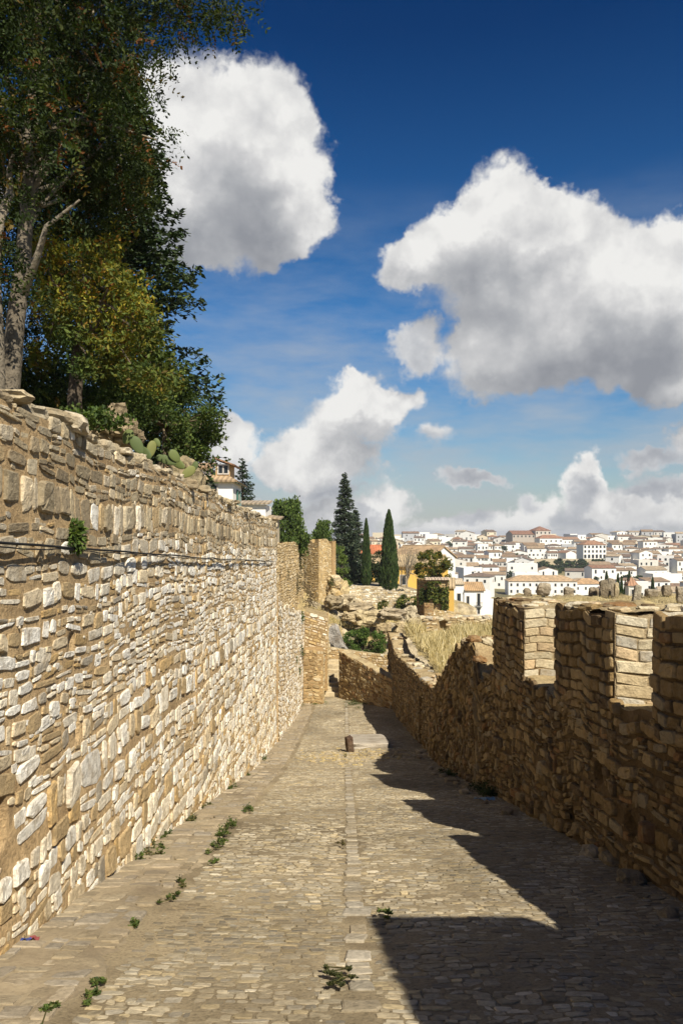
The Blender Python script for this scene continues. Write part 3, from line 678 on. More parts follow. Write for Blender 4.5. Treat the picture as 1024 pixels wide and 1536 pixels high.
# golden autumn tree
g = np.random.default_rng(102)
t = empty('autumn_tree', (-3.5, 10.6, .6), 'yellow and orange autumn tree between the pale trunk and the dark conifer', 'tree')
mb = MB(); base = np.array([-3.5, 10.6, .4])
tube(mb, [base, at(112, 600, 10.6), at(118, 520, 10.7), at(125, 440, 10.6), at(120, 380, 10.6)], [.12, .10, .08, .05, .02], 8, (.10, .08, .06))
cs, rs = [], []
for k in range(150):
    px = g.uniform(55, 285); py = g.uniform(335, 605)
    if px > 225+(py-480)*.35 or py > 560+ (px-60)*.15: continue
    cs.append(at(px, py, g.uniform(9.7, 11.9))); rs.append(g.uniform(.15, .33))
for c in cs[:22]: tube(mb, wobble(at(116, g.uniform(400, 540), 10.6), c, 6, .15, int(g.integers(1e6))), np.linspace(.035, .006, 6), 5, (.14, .11, .08), cap=False)
mb.build('trunk', M['bark'], t)
mb = MB()
def gold(P, k, g):
    w = np.clip(((P[:, 2]-1.75)/.7)*.35+.85*vn(P[:, 0]*1.7, P[:, 1]*1.2, P[:, 2]*1.7, 5)-.22, 0, 1)[:, None]
    gr = pickcol(g, GREEN, len(P)); return k*w+gr*(1-w)
for c, r in zip(cs, rs):
    pass
clumps(mb, cs, rs, 170, .075, GOLD, g, [.26, .18, .24, .2, .07, .05], colf=gold, asp=.45)
mb.build('crown', M['leaf'], t)

def conifer(mbT, mbC, base, h, r0, g, whorl=.5, pal=DKC, leaf=.16, per=26, droop=.15, z0=.12, taper=1.0, trunk=.14, upturn=.1, nb=(7, 10), thick=.16, tcol=(.10, .08, .06)):
    """irregular boughs up the stem; each bough is a flat drooping pad of needle sprays with some depth"""
    base = np.asarray(base, float)
    tube(mbT, [base, base+[0, 0, h*.5], base+[0, 0, h*.98]], [trunk, trunk*.6, .02], 8, tcol)
    z = h*z0
    while z < h*.985:
        k = 1-z/h; rad = r0*(k**taper)+.06; n = int(g.integers(*nb)); a0 = g.uniform(0, 6.28)
        for q in range(n):
            a = a0+6.283*q/n+g.normal(0, .25); L = rad*g.uniform(.62, 1.15); zz = z+g.uniform(-.5, .5)*whorl; m = max(6, int(per*(L/r0)**1.4))
            u = g.uniform(.1, 1, m)**.7; wdt = L*.34*(1.05-u*.6)+.05
            dx = np.array([math.cos(a), math.sin(a)]); sd = np.array([-dx[1], dx[0]]); lat = g.normal(0, 1, m)*wdt*.5
            dr = droop*g.uniform(.5, 1.6); P = np.zeros((m, 3)); P[:, :2] = base[:2]+dx*(L*u)[:, None]+sd*lat[:, None]
            P[:, 2] = base[2]+zz-dr*L*u+upturn*L*u**3-np.abs(lat)*.25-np.abs(g.normal(0, 1, m))*thick*L*(1-.5*u)+.04
            ax = np.concatenate([np.tile(dx*.7, (m, 1))+sd*(np.sign(lat)*.5)[:, None], g.normal(-.1, .35, (m, 1))], 1)
            leaves(mbC, P, np.full(m, leaf), pickcol(g, pal, m, None, .3)*g.uniform(.75, 1.25), g, .6, .5, ax, .5)
            if L > .5 and g.random() < .5: tube(mbT, [base+[0, 0, zz], base+[dx[0]*L*.6, dx[1]*L*.6, zz-dr*L*.6-.03]], [.025, .008], 4, tcol, cap=False)
        z += whorl*(.45+.6*k)*g.uniform(.8, 1.2)
g = np.random.default_rng(103)
t = empty('conifer_tree', (-5.0, 18, .7), 'broad dark green conifer with drooping tiers rising behind the autumn tree', 'tree')
a, b = MB(), MB(); conifer(a, b, (-4.95, 18, .4), 10.3, 2.35, g, .5, DKC+[(.06, .085, .025)], .15, 260, .12, .05, .55, .2, .14, (9, 13), .16)
a.build('trunk', M['bark'], t); b.build('crown', M['needle'], t)
# leafy shrub tree spilling over the wall
g = np.random.default_rng(104)
t = empty('shrub_tree', (-3.3, 14.5, .5), 'dense green leafy shrub tree leaning over the wall top with straggling bare twigs', 'tree')
a, b = MB(), MB(); cs, rs = [], []
tube(a, wobble((-3.3, 14.5, .3), at(250, 620, 14.5), 6, .08, 3), np.linspace(.09, .05, 6), 7, (.2, .16, .11))
for k in range(95):
    px, py = g.uniform(165, 322), g.uniform(552, 702)
    if py < 552+max(0, px-255)*1.1 or py > 615+(px-150)*.55: continue
    cs.append(at(px, py, g.uniform(13.2, 15.6))); rs.append(g.uniform(.16, .34))
for k, c in enumerate(cs):
    if k % 2: tube(a, wobble(at(250, 640, 14.5), c, 5, .1, 40+k), np.linspace(.03, .005, 5), 4, (.2, .16, .1), cap=False)
clumps(b, cs, rs, 240, .06, GREEN+[(.13, .17, .035)], g, [.3, .25, .15, .18, .12], asp=.6)
for k in range(16):
    e = at(g.uniform(300, 342), g.uniform(612, 700), g.uniform(13.5, 14.6)); s_ = at(275, 668, 14.2); w = wobble(s_, e, 7, .12, 90+k)
    tube(a, w, np.linspace(.014, .003, 7), 4, (.2, .15, .1), cap=False)
    clumps(b, w[2:], np.full(5, .06), 9, .065, GREEN, g, asp=.6)
a.build('trunk', M['bark'], t); b.build('crown', M['leaf'], t)
# low creeper on the wall top and undergrowth
g = np.random.default_rng(105)
mb = MB(); cs = [at(g.uniform(105, 192), 0, 9.2) for _ in range(26)]
cs = [np.array([c[0], 9.0+g.uniform(-.3, .8), 1.28+g.uniform(-.06, .08)]) for c in cs]
clumps(mb, cs, np.full(26, .12), 60, .06, GREEN+[(.11, .18, .03)], g, asp=.6)
tag(mb.build('creeper', M['leaf']), 'bright green creeper lying over the stub of wall under the trees', 'plant')
mb = MB(); cs, rs = [], []
for k in range(60): cs.append(at(g.uniform(-20, 215), g.uniform(545, 640), g.uniform(11, 17))); rs.append(g.uniform(.25, .5))
clumps(mb, cs, rs, 150, .085, GREEN, g, asp=.55)
struct(mb.build('undergrowth', M['leaf']), 'stuff'); mb = None
bpy.data.objects['undergrowth']['label'] = 'dark tangled undergrowth behind the top of the left wall'; bpy.data.objects['undergrowth']['category'] = 'undergrowth'
# wall stub and mound behind the wall top
mb = MB()
for k, (px, py, w, h, d) in enumerate(((160, 640, .10, .17, .2), (176, 634, .11, .2, .25), (190, 645, .08, .13, .2), (198, 656, .07, .08, .2), (168, 655, .2, .14, .3))):
    rock(mb, at(px, py, 9.5+.06*k), (w, d, h), 230+k, 4, .42, .2, [(.40, .32, .2), (.44, .35, .22), (.36, .29, .18)][k % 3], freq=2.6, rz=.3*k)
tag(mb.build('wall_stub', [M['rock']]), 'broken stub of rough wall poking above the wall top beneath the creeper', 'ruin')
mb = MB(); rock(mb, at(280, 716, 13.2), (.22, .5, .32), 131, 4, .7, .25, (.40, .33, .2)); rock(mb, at(290, 727, 13.9), (.18, .5, .22), 132, 3, .7, .25, (.36, .29, .17))
tag(mb.build('boulder', M['rock']), 'tan rock mound on the wall top between prickly pear and white house', 'rock')
# prickly pears
def pear(name, pads, label):
    p0 = at(*pads[0][:3]); t = empty(name, (p0[0], p0[1], p0[2]-.25), label, 'cactus', 'prickly pears on the wall top')
    for k, (px, py, D, w, h, ti, rz) in enumerate(pads):
        V, Fc = ico(3); V = V*np.array([w*.82, .016, h*.85]); V[:, 0] *= (.75+.25*(V[:, 2]/h+1)/1.4)
        ct, st = math.cos(ti), math.sin(ti); V = np.stack([V[:, 0]*ct-V[:, 2]*st, V[:, 1], V[:, 0]*st+V[:, 2]*ct], 1)
        cz, sz = math.cos(rz), math.sin(rz); V = np.stack([V[:, 0]*cz-V[:, 1]*sz, V[:, 0]*sz+V[:, 1]*cz, V[:, 2]], 1)
        mb = MB(); mb.add(V+at(px, py, D), Fc, np.array([(.09, .12, .045), (.12, .15, .05), (.17, .18, .06)])[k % 3], 0, True); mb.build('pad', M['paint'], t)
pear('prickly_pear', [(206, 668, 9.3, .09, .14, .5, .3), (192, 655, 9.3, .08, .11, -.4, .1), (227, 674, 9.6, .075, .13, -.25, .5), (218, 680, 9.4, .08, .12, .9, -.3), (236, 664, 9.8, .05, .07, .5, .2)], 'prickly pear with upright green pads just right of the wall stub')
pear('prickly_pear', [(250, 690, 11, .08, .17, 1.2, .2), (268, 696, 11.2, .08, .13, 1.0, -.2), (283, 708, 11.6, .09, .14, -.9, .4), (292, 700, 11.8, .06, .10, -.4, .1), (262, 684, 11, .09, .12, .7, .5)], 'sprawling prickly pear with yellowish pads beside the tan rock mound')

# conifer behind the white house
g = np.random.default_rng(106)
t = empty('conifer_tree', (xat(364, 54), 54, -.5), 'dark conifer standing behind the white house on the wall', 'tree')
a, b = MB(), MB(); conifer(a, b, (xat(364, 54), 54, -.6), 5.75, 1.6, g, .36, DKC+SPR[:2], .17, 90, .15, .1, .75, .14, .12, (8, 11), .2)
a.build('trunk', M['bark'], t); b.build('crown', M['needle'], t)
def bushtree(name, label, cat, D, x0, x1, y0, y1, n, leaf, pal, seed, base=None, up=True, r=(.2, .4), per=90, shape=None, bark=(.16, .13, .09), axis=None, group=None):
    g = np.random.default_rng(seed); cx = (x0+x1)/2; b0 = at(cx, y1, D) if base is None else np.array([xat(cx, D), D, base])
    t = empty(name, tuple(b0), label, cat, group); a, b = MB(), MB(); cs, rs = [], []
    dep = (x1-x0)*D/F*.4
    while len(cs) < n:
        u, v = g.uniform(-1, 1), g.uniform(0, 1)
        lim = shape(v) if shape else math.sqrt(max(0, 1-(2*v-1)**2))
        if abs(u) > lim: continue
        cs.append(at(cx+u*(x1-x0)/2, y1+(y0-y1)*v, D+g.uniform(-1, 1)*dep*lim)); rs.append(g.uniform(*r))
    tube(a, [b0-[0, 0, .2], b0*.5+at(cx, (y0+y1)/2, D)*.5, at(cx, y0*.7+y1*.3, D)], [max(.05, dep*.08), max(.04, dep*.06), .02], 7, bark)
    for k, c in enumerate(cs[:24]): tube(a, wobble(b0*.4+at(cx, (y0+y1)/2, D)*.6, c, 5, .1, seed*31+k), np.linspace(.04, .008, 5), 4, bark, cap=False)
    clumps(b, cs, rs, per, leaf, pal, g, asp=.55, axis=axis, spread=.6 if axis is not None else 1.0, flat=.8 if axis is None else 1.2)
    a.build('trunk', M['bark'], t); b.build('crown', M['leaf'], t); return t
FRESH = [(.07, .12, .025), (.10, .16, .03), (.05, .085, .02), (.13, .18, .04)]
bushtree('leafy_tree', 'fresh green tree with upright shoots behind the end of the high wall', 'tree', 56, 398, 462, 752, 826, 75, .2, FRESH, 107, -1.6, r=(.3, .55), per=110, shape=lambda v: (1-.55*v) if v > .3 else .95, axis=(0, 0, 1))
bushtree('leafy_tree', 'small spiky green tree between the high wall and the dark spruce', 'tree', 64, 464, 506, 780, 828, 40, .2, FRESH, 108, -1.4, r=(.25, .45), per=90, shape=lambda v: (1-.75*v), axis=(0, 0, 1))
bushtree('leafy_shrub', 'light green shrub at the foot of the spruce behind the tower', 'shrub', 66, 498, 524, 822, 884, 34, .16, [(.13, .19, .04), (.09, .14, .03), (.17, .23, .05)], 109, -5.2, r=(.2, .4), per=90, shape=lambda v: 1-.7*v)
bushtree('round_bush', 'round dark green bush on the slope above the low sunlit wall', 'bush', 49.5, 513, 577, 945, 985, 60, .13, [(.06, .11, .02), (.09, .15, .03), (.04, .075, .015), (.12, .18, .04)], 110, -8.0, r=(.16, .36), per=130)
# spruces
g = np.random.default_rng(111)
t = empty('spruce_tree', (xat(517, 75), 75, -4.8), 'tallest dark spruce on the garden terrace beside the tower', 'tree', 'spruces on the garden terrace')
a, b = MB(), MB(); conifer(a, b, (xat(517, 75), 75, -4.9), 10.7, 1.75, g, .42, SPR, .2, 120, .2, .04, .62, .16, .1, (10, 13), .24)
a.build('trunk', M['bark'], t); b.build('crown', M['needle'], t)
t = empty('spruce_tree', (xat(533, 76.5), 76.5, -4.8), 'shorter spruce leaning against the tallest spruce on its right', 'tree', 'spruces on the garden terrace')
a, b = MB(), MB(); conifer(a, b, (xat(533, 76.5), 76.5, -4.9), 7.3, 1.35, g, .4, SPR, .2, 110, .2, .04, .55, .14, .1, (9, 12), .24)
a.build('trunk', M['bark'], t); b.build('crown', M['needle'], t)
def cypress(label, x, D, zb, h, r, seed, n=5200, leaf=.3, group=None, pk=.3):
    g = np.random.default_rng(seed); t = empty('cypress_tree', (x, D, zb), label, 'tree', group)
    a, b = MB(), MB(); tube(a, [(x, D, zb-.2), (x, D, zb+h*.6)], [r*.18, .03], 7, (.2, .15, .1))
    v = g.uniform(.015, 1, n)**.9; th = g.uniform(0, 6.283, n)
    prof = np.clip(np.minimum(v/.08, 1)**.5*((1-v)**.62)*1.18, 0.02, 1)*(1+.16*vn(th*1.3, v*7, seed)+.10*vn(th*4, v*22, seed))
    rr = r*prof*g.uniform(.55, 1, n)**.4
    P = np.stack([x+rr*np.cos(th), D+rr*np.sin(th), zb+v*h], 1)
    ax = np.stack([np.cos(th)*.22, np.sin(th)*.22, np.ones(n)], 1)
    leaves(b, P, np.full(n, leaf), pickcol(g, CYP, n, None, .3)*(1+.3*vn(th*3, v*14, 7))[:, None], g, .1, .3, ax, .18)
    a.build('trunk', M['bark'], t); b.build('crown', M['needle'], t)
cypress('slim young cypress just right of the spruces', xat(549, 72), 72, -4.75, 6.0, .48, 112)
cypress('tall broad cypress spire at the edge of the garden terrace', xat(583, 70.6), 70.6, -5.2, 7.2, .82, 113, 9000)
bushtree('dark_tree', 'shadowy dark tree between the slim and the broad cypress', 'tree', 82, 552, 582, 826, 884, 36, .25, DKC, 114, -5.2, r=(.35, .6), per=80)
# bare tree
g = np.random.default_rng(115)
t = empty('bare_tree', (xat(610, 71.5), 71.5, -5.3), 'thin nearly leafless grey tree right of the broad cypress', 'tree')
a, b = MB(), MB(); b0 = np.array([xat(610, 71.5), 71.5, -5.6])
tube(a, [b0, b0+[0, 0, 1.4], b0+[.1, 0, 2.2]], [.09, .08, .06], 7, (.28, .24, .19)); tube(a, [b0+[-.5, .3, 0], b0+[-.45, .3, 2.4]], [.07, .05], 6, (.28, .24, .19))
tips = []
for k in range(30):
    s_ = b0+[0, 0, g.uniform(1.2, 2.3)]; e = at(g.uniform(593, 632), g.uniform(815, 868), 71.5+g.uniform(-.8, .8)); w = wobble(s_, e, 6, .12, 800+k)
    tube(a, w, np.linspace(.03, .008, 6), 4, (.30, .26, .2), cap=False); tips.append(e)
    for q in range(4): tube(a, wobble(w[3], e+g.normal(0, .3, 3), 4, .05, 4000+k*9+q), [.012, .01, .008, .005], 3, (.30, .26, .2), cap=False)
a.build('trunk', M['bark'], t)
clumps(b, tips, np.full(len(tips), .3), 10, .09, [(.16, .14, .06), (.11, .11, .05)], g); b.build('crown', M['leaf'], t)
AUT = [(.12, .14, .025), (.17, .16, .025), (.08, .11, .02), (.24, .17, .02), (.055, .085, .02)]
bushtree('autumn_tree', 'rounded green and yellow autumn tree above the ivy covered wall', 'tree', 67, 624, 675, 826, 884, 70, .17, AUT, 116, -5.5, r=(.2, .42), per=120)

# weeds
def weed(x, y, r, h, n, label, pal=None, seed=0, z=None, leaf=.07, name='weed', group=None):
    """a low spreading plant: several rosettes of small leaves that hug the ground"""
    g = np.random.default_rng(seed+2000); z = float(zr(y))+.03 if z is None else z
    n = int(n*2.2); leaf = leaf*.5; mb = MB(); m = max(3, int(n/28)); cx = g.normal(0, r*.55, m); cy = g.normal(0, r*1.8, m); k = g.integers(0, m, n)
    rr = np.abs(g.normal(0, r*.22, n)); th = g.uniform(0, 6.283, n); dx, dy = np.cos(th), np.sin(th)
    P = np.stack([x+cx[k]+rr*dx, y+cy[k]+rr*dy*1.2, np.zeros(n)], 1)
    P[:, 2] = (zr(P[:, 1])+z-float(zr(y)))+np.abs(g.normal(0, h*.32, n))*g.uniform(.4, 1.3, m)[k]
    ax = np.stack([dx, dy, g.uniform(-.1, .9, n)], 1)
    leaves(mb, P, np.full(n, leaf), pickcol(g, pal or WD, n)*g.uniform(.8, 1.2, m)[k][:, None], g, .7, .5, ax, .5)
    q = np.argsort(cy); run = np.stack([x+cx[q], y+cy[q], zr(y+cy[q])+z-float(zr(y))+.004], 1)
    tube(mb, run, .004, 4, (.14, .13, .05), cap=False)
    return tag(mb.build(name, M['leaf'], None, (x, y, z)), label, 'bush' if name == 'bush' else 'weed', group)
WD = [(.07, .11, .025), (.10, .14, .03), (.05, .08, .02), (.14, .15, .05)]
WB = [(.09, .10, .03), (.17, .14, .06), (.06, .085, .02)]
WG = 'weeds along the foot of the left wall'; SG = 'weeds in the seam of the paved strip'
def onroad(px, py):
    Y = np.linspace(3, 43, 4000); q = HZ-F*zr(Y)/Y; y = float(np.interp(-py, -q, Y)); return xat(px, y), y
def W(px, py, r, h, n, label, seed, group=None, pal=None, leaf=.07, stretch=None):
    x, y = onroad(px, py); return weed(x, y, r, h, n, label, pal, seed, None, leaf, 'weed', group)
W(222, 1283, .13, .10, 230, 'long low weed clump at the wall foot nearest the viewer, mixed green and brown', 1, WG, WB+WD)
W(238, 1262, .10, .10, 150, 'green weed clump just beyond the longest one at the wall foot', 2, WG)
W(282, 1232, .10, .10, 150, 'olive weed at the wall foot opposite the seam weeds', 3, WG, WB)
W(302, 1214, .09, .09, 110, 'small olive weed next beyond its twin at the wall foot', 4, WG, WB)
W(342, 1184, .12, .13, 200, 'bushy green weed at the wall foot beside the middle of the lane', 5, WG)
W(368, 1165, .09, .10, 110, 'low weed at the wall foot just past the bushy one', 6, WG, WB+WD)
W(393, 1142, .12, .19, 220, 'upright green weed where the left wall steps back', 7, WG)
W(420, 1092, .14, .2, 200, 'green weed at the wall foot level with the loose slab', 8, WG)
W(432, 1078, .14, .2, 180, 'green weed at the wall foot beyond the loose slab', 9, WG)
W(447, 1058, .22, .36, 320, 'tallest dark green weed at the far end of the left wall', 10, WG)
W(372, 1218, .10, .11, 120, 'leafy weed at the far end of the seam weeds', 11, SG)
W(346, 1241, .10, .09, 130, 'spreading weed second from the far end of the seam', 12, SG)
W(334, 1256, .09, .09, 120, 'broad weed in the middle of the seam', 13, SG)
W(324, 1274, .09, .08, 120, 'thick low weed in the seam below the broad one', 14, SG)
W(320, 1297, .07, .05, 50, 'thin strip of weed in the seam near the olive weeds', 15, SG)
W(276, 1329, .06, .06, 45, 'sparse weed in the seam with brownish leaves', 16, SG, WB)
W(256, 1352, .05, .06, 55, 'small green rosette in the seam by the tall wall', 17, SG)
W(205, 1388, .06, .04, 50, 'dark flat weed in the seam near the bottom left', 18, SG)
W(152, 1474, .05, .03, 40, 'tiny weed tuft in the paving at bottom left, upper one', 19, SG)
W(133, 1499, .05, .03, 50, 'tiny weed tuft in the paving at bottom left, lower one', 20, SG)
W(84, 1518, .07, .03, 60, 'dark weed tuft nearest the bottom left corner', 21, SG)
W(508, 1474, .05, .008, 150, 'mossy green patch beside the drain flagstones near the bottom edge', 22, None, [(.05, .06, .02), (.07, .075, .025), (.035, .04, .015)])
W(511, 1270, .05, .06, 26, 'straggly brown weed beside the drain flagstones', 23, None, [(.12, .09, .04), (.15, .13, .05)])
W(574, 1376, .05, .03, 60, 'dark weed at the corner of the large shadow', 24)
W(519, 1134, .05, .12, 30, 'dry weed stalks in front of the loose slab', 25, None, [(.2, .17, .05), (.3, .24, .08)])
x, y = onroad(752, 1192)
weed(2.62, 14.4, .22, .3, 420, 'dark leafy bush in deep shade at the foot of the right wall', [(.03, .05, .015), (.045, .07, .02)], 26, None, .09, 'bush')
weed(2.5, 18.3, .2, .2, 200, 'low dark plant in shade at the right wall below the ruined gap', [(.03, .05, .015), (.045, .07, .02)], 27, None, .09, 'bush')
weed(-1.35, 42.2, .5, .14, 420, 'bright grass patch at the foot of the wall left of the steps', [(.13, .18, .04), (.09, .13, .03)], 28, None, .09)
weed(.75, 41.6, .55, .2, 420, 'dark weeds along the foot of the slanting parapet', [(.05, .08, .02), (.07, .1, .03)], 29, None, .1)
def wallplant(px, py, D, r, n, label, pal=None, seed=0, X=None, leaf=.05):
    g = np.random.default_rng(seed+3000); p = at(px, py, D) if X is None else np.array([X, D, zat(py, D)])
    mb = MB(); q = g.normal(0, 1, (n, 3)); q /= np.linalg.norm(q, axis=1)[:, None]; P = p+q*r*(g.uniform(0, 1, n)**.5)[:, None]*np.array([.6, 1, 1.15])
    tube(mb, p+np.array([[0, -r*.9, -r*.5], [0, -r*.3, .1*r], [.02, r*.2, r*.6], [.0, r*.8, -r*.2], [0, r*.4, -r]]), .012*max(r, .3), 4, (.14, .12, .07), cap=False)
    ax = q+np.array([.3, 0, -.4]); leaves(mb, P, np.full(n, leaf), pickcol(g, pal or FRESH, n), g, .3, .5, ax, .6)
    return tag(mb.build('wall_plant', M['leaf'], None, tuple(p)), label, 'plant', 'plants rooted in the old walls')
wallplant(0, 806, 6.37, .13, 420, 'green plant hanging over the black cable on the left wall', None, 1, -2.12)
wallplant(416, 990, 36, .2, 60, 'small plant on the lower wall, nearest of its kind', None, 3, -2.05, .09)
wallplant(443, 976, 40, .28, 110, 'dark plant clinging halfway up the lower wall', [(.05, .08, .02), (.08, .11, .03)], 4, -2.0, .1)
wallplant(440, 1006, 38, .16, 50, 'tiny plant on the lower wall above the end weeds', None, 5, -1.98, .09)
wallplant(441, 925, 40.5, .3, 120, 'greenery on the top edge of the lower wall', None, 6, -2.0, .1)
wallplant(450, 838, 57, .75, 300, 'brownish creeper on the shaded left face of the tower', [(.12, .10, .04), (.09, .10, .03), (.16, .12, .06)], 7, None, .14)
wallplant(446, 872, 55, .8, 260, 'dry brown scrub below the tower creeper', [(.14, .11, .06), (.10, .09, .04)], 8, None, .14)
wallplant(428, 862, 50, .45, 180, 'grey green weeds beside the dark wall opening', [(.11, .11, .06), (.14, .12, .07)], 9, None, .12)
wallplant(466, 900, 52, .9, 420, 'reddish brown thicket under the tower', [(.15, .10, .06), (.11, .09, .05), (.18, .14, .08)], 10, None, .13)
wallplant(497, 874, 60, .35, 120, 'small green plant on the sunlit tower face', [(.12, .13, .05), (.09, .1, .04)], 11, None, .12)
# ivy on the garden walls
def ivy(px0, px1, py0, py1, D, n, label, pal, seed, leaf=.16, mask=None):
    g = np.random.default_rng(seed); mb = MB()
    px = g.uniform(px0, px1, n); py = g.uniform(py0, py1, n)
    k = fbm(px*.09, py*.09, 0, seed) > -.35
    if mask is not None: k &= mask(px, py)
    px, py = px[k], py[k]; d = D-np.abs(g.normal(0, .12, len(px)))-.25*np.abs(fbm(px*.15, py*.15, 0, seed+1))
    P = np.stack([(px-512)*D/F, d, (HZ-py)*D/F], 1)
    leaves(mb, P, np.full(len(P), leaf), pickcol(g, pal, len(P))*(1+.35*fbm(px*.12, py*.12, 0, seed+2))[:, None], g, .3, .7)
    return tag(mb.build('ivy', M['leaf']), label, 'ivy', 'ivy on the garden walls')
IV = [(.10, .14, .025), (.07, .10, .02), (.14, .16, .03), (.19, .19, .04), (.05, .075, .02)]

# dry grass
g = np.random.default_rng(130)
def blades(P, ln, pal, name, label, cat='grass'):
    mb = MB(); n = len(P); ax = g.normal(0, .3, (n, 3)); ax[:, 2] = 1
    L = np.full(n, ln)*g.uniform(.6, 1.3, n); P = P+np.array([0, 0, 1])*(L*.4)[:, None]
    leaves(mb, P, L, pickcol(g, pal, n), g, 0, .05, ax, .12)
    o = struct(mb.build(name, M['straw']), 'stuff'); o['label'] = label; o['category'] = cat; return o
ST = [(.62, .53, .30), (.54, .44, .22), (.70, .61, .38), (.44, .36, .17)]
n = 15000; X = g.uniform(3.35, 8, n); Y = 20+22.2*g.uniform(0, 1, n)**.8
k = fbm(X*.8, Y*.5, 0, 5) > -.2; X, Y = X[k], Y[k]
blades(np.stack([X, Y, np.interp(Y, [15, 20, 24, 30, 43.5], [-3.6, -4.3, -4.75, -4.9, -5.25])], 1), .62, ST, 'dry_grass', 'pale dry grass filling the plot behind the low right wall')
n = 9000; X = g.uniform(-2, 5.5, n); Y = g.uniform(48.5, 60, n); k = fbm(X*.5, Y*.5, 0, 8) > .12; X, Y = X[k], Y[k]
blades(np.stack([X, Y, zh(X, Y)], 1), .42, ST+[(.22, .24, .08)], 'dry_grass', 'dry grass tufts on the rocky slope below the tower')
n = 9000; X = g.uniform(4.0, 11, n); Y = g.uniform(5, 20, n); k = fbm(X*.7, Y*.7, 0, 3) > .05; X, Y = X[k], Y[k]
blades(np.stack([X, Y, np.interp(Y, [3.6, 8, 14, 20.2], [-.80, -.98, -1.28, -1.6])+.02], 1), .09, ST+[(.3, .22, .1)], 'dry_grass', 'short dry grass on the earth terrace behind the merlons')

# rocks on the slope
RK = [(.48, .39, .24), (.42, .33, .19), (.40, .33, .22), (.52, .43, .26)]
def boulder(px, py, D, w, h, label, seed, d=None, col=None, box=.6, rz=0, tilt=0, name='boulder'):
    mb = MB(); c = at(px, py, D); rock(mb, (0, 0, 0), (w, d or w*.8, h), seed, 4, box, .26, col or RK[seed % 4], rz=rz, freq=2.2, tilt=tilt)
    # ledges: terrace the outline a little
    o = mb.build(name, M['rock'], None, tuple(c), True); return tag(o, label, 'rock', 'rocks on the slope beyond the lane')
boulder(588, 921, 53, .85, .34, 'long grey overhanging boulder in the middle of the slope', 1, .9, (.44, .37, .26), .5)
boulder(540, 912, 56, .95, .32, 'broad layered rock ledge below the retaining wall', 2, 1.0)
boulder(555, 928, 54, 1.1, .5, 'large tan rock face right of the dry tufts', 3, .9)
boulder(500, 903, 57, .6, .45, 'dark cracked rock at the foot of the tower', 4, .7, (.34, .28, .18))
boulder(575, 945, 52, .5, .45, 'pale block of rock above the round bush', 5)
boulder(614, 921, 54, .45, .5, 'squarish pale rock right of the grey boulder', 6, .6, (.5, .43, .3))
boulder(606, 945, 50, .6, .45, 'tan rock standing over the end of the dry plot', 7, .6, (.46, .37, .22))
boulder(530, 925, 54, .7, .3, 'flat rock shelf among the dry tufts', 8)
boulder(503, 960, 48.5, .42, .9, 'smooth grey leaning slab beside the buttress', 9, .35, (.33, .31, .28), .5, 0, .45)
boulder(518, 900, 60, .7, .4, 'sloping pale outcrop just right of the tower foot', 10, .8, (.5, .42, .28))
boulder(625, 935, 46, .5, .3, 'low rock next to the dark gap in the ruined wall', 11)
# stones on the earth terrace
def terrace(px, py, D, w, h, label, seed, d=None, tilt=0, col=None, box=.45):
    mb = MB(); rock(mb, (0, 0, 0), (w, d or w*.8, h), seed+50, 3, box, .2, col or [(.36, .31, .23), (.30, .25, .18), (.42, .36, .27)][seed % 3], tilt=tilt)
    return tag(mb.build('standing_stone', M['rock'], None, tuple(at(px, py, D)), True), label, 'stone', 'stones along the earth terrace')
terrace(790, 889, 19.6, .08, .11, 'small dark lump of stone above the furthest merlon', 1)
terrace(815, 884, 19.4, .16, .16, 'rounded bulky stone above the gap behind the furthest merlon', 2, None, 0, None, .6)
terrace(852, 888, 19.5, .12, .12, 'low rounded stone above the middle merlon', 3, None, 0, None, .6)
terrace(891, 889, 19.2, .13, .14, 'first stone of the cluster left of the white shrine', 4, None, 0, None, .7)
terrace(906, 884, 18.8, .10, .21, 'dark upright slab in the cluster left of the white shrine', 5, .06, .1, (.24, .2, .14))
terrace(915, 882, 18.9, .10, .22, 'broad pale upright stone in the cluster left of the white shrine', 6, .08, -.05)
terrace(924, 886, 18.6, .05, .17, 'narrow squared post just left of the white shrine', 7, .05, 0, (.5, .42, .27))
terrace(954, 893, 15.5, .07, .2, 'tilted stone post in front of the white shrine', 8, .06, -.12, (.38, .34, .26))
terrace(976, 890, 18.5, .14, .10, 'low broken stone right of the tilted post', 9)
terrace(999, 886, 19, .11, .13, 'dark stone near the right edge, left of the last one', 10)
terrace(1021, 893, 15.5, .10, .16, 'dark stone cut off by the right edge of the photo', 11)

# ------------------------------------------------------------------ small things
mb = MB(); pts = []
for px, py in ((-130, 806), (-20, 811), (60, 815), (105, 821), (160, 826), (240, 832), (330, 838), (412, 842)):
    D = F*2.09/(512-px); pts.append((-2.09, D, zat(py, D)))
P = np.array(pts); yy = np.linspace(P[0, 1], P[-1, 1], 160); zz = np.interp(yy, P[:, 1], P[:, 2])+.012*vn(yy*1.3, 0); xx = -2.118+.006*vn(yy*2, 3)
tube(mb, np.stack([xx, yy, zz], 1), .010, 6, (.02, .02, .02)); tube(mb, np.stack([xx+.006, yy, zz-.022+.01*vn(yy*3, 8)], 1), .005, 5, (.02, .02, .02))
tag(mb.build('cable', M['black']), 'black cable strung along the upper part of the tall left wall', 'cable')
mb = MB(); P = np.array([at(413, 970, 27.1), at(413, 939, 27.2), at(424, 929, 31), at(436, 923, 36), at(446, 921, 41)]); P[:, 0] += .06
tube(mb, P, .025, 5, (.02, .02, .02)); tag(mb.build('cable', M['black']), 'thin dark cable climbing along the lower wall past the end of the tall wall', 'cable')
mb = MB(); y = 26.4; x = xat(551, y); z0 = float(zr(y))
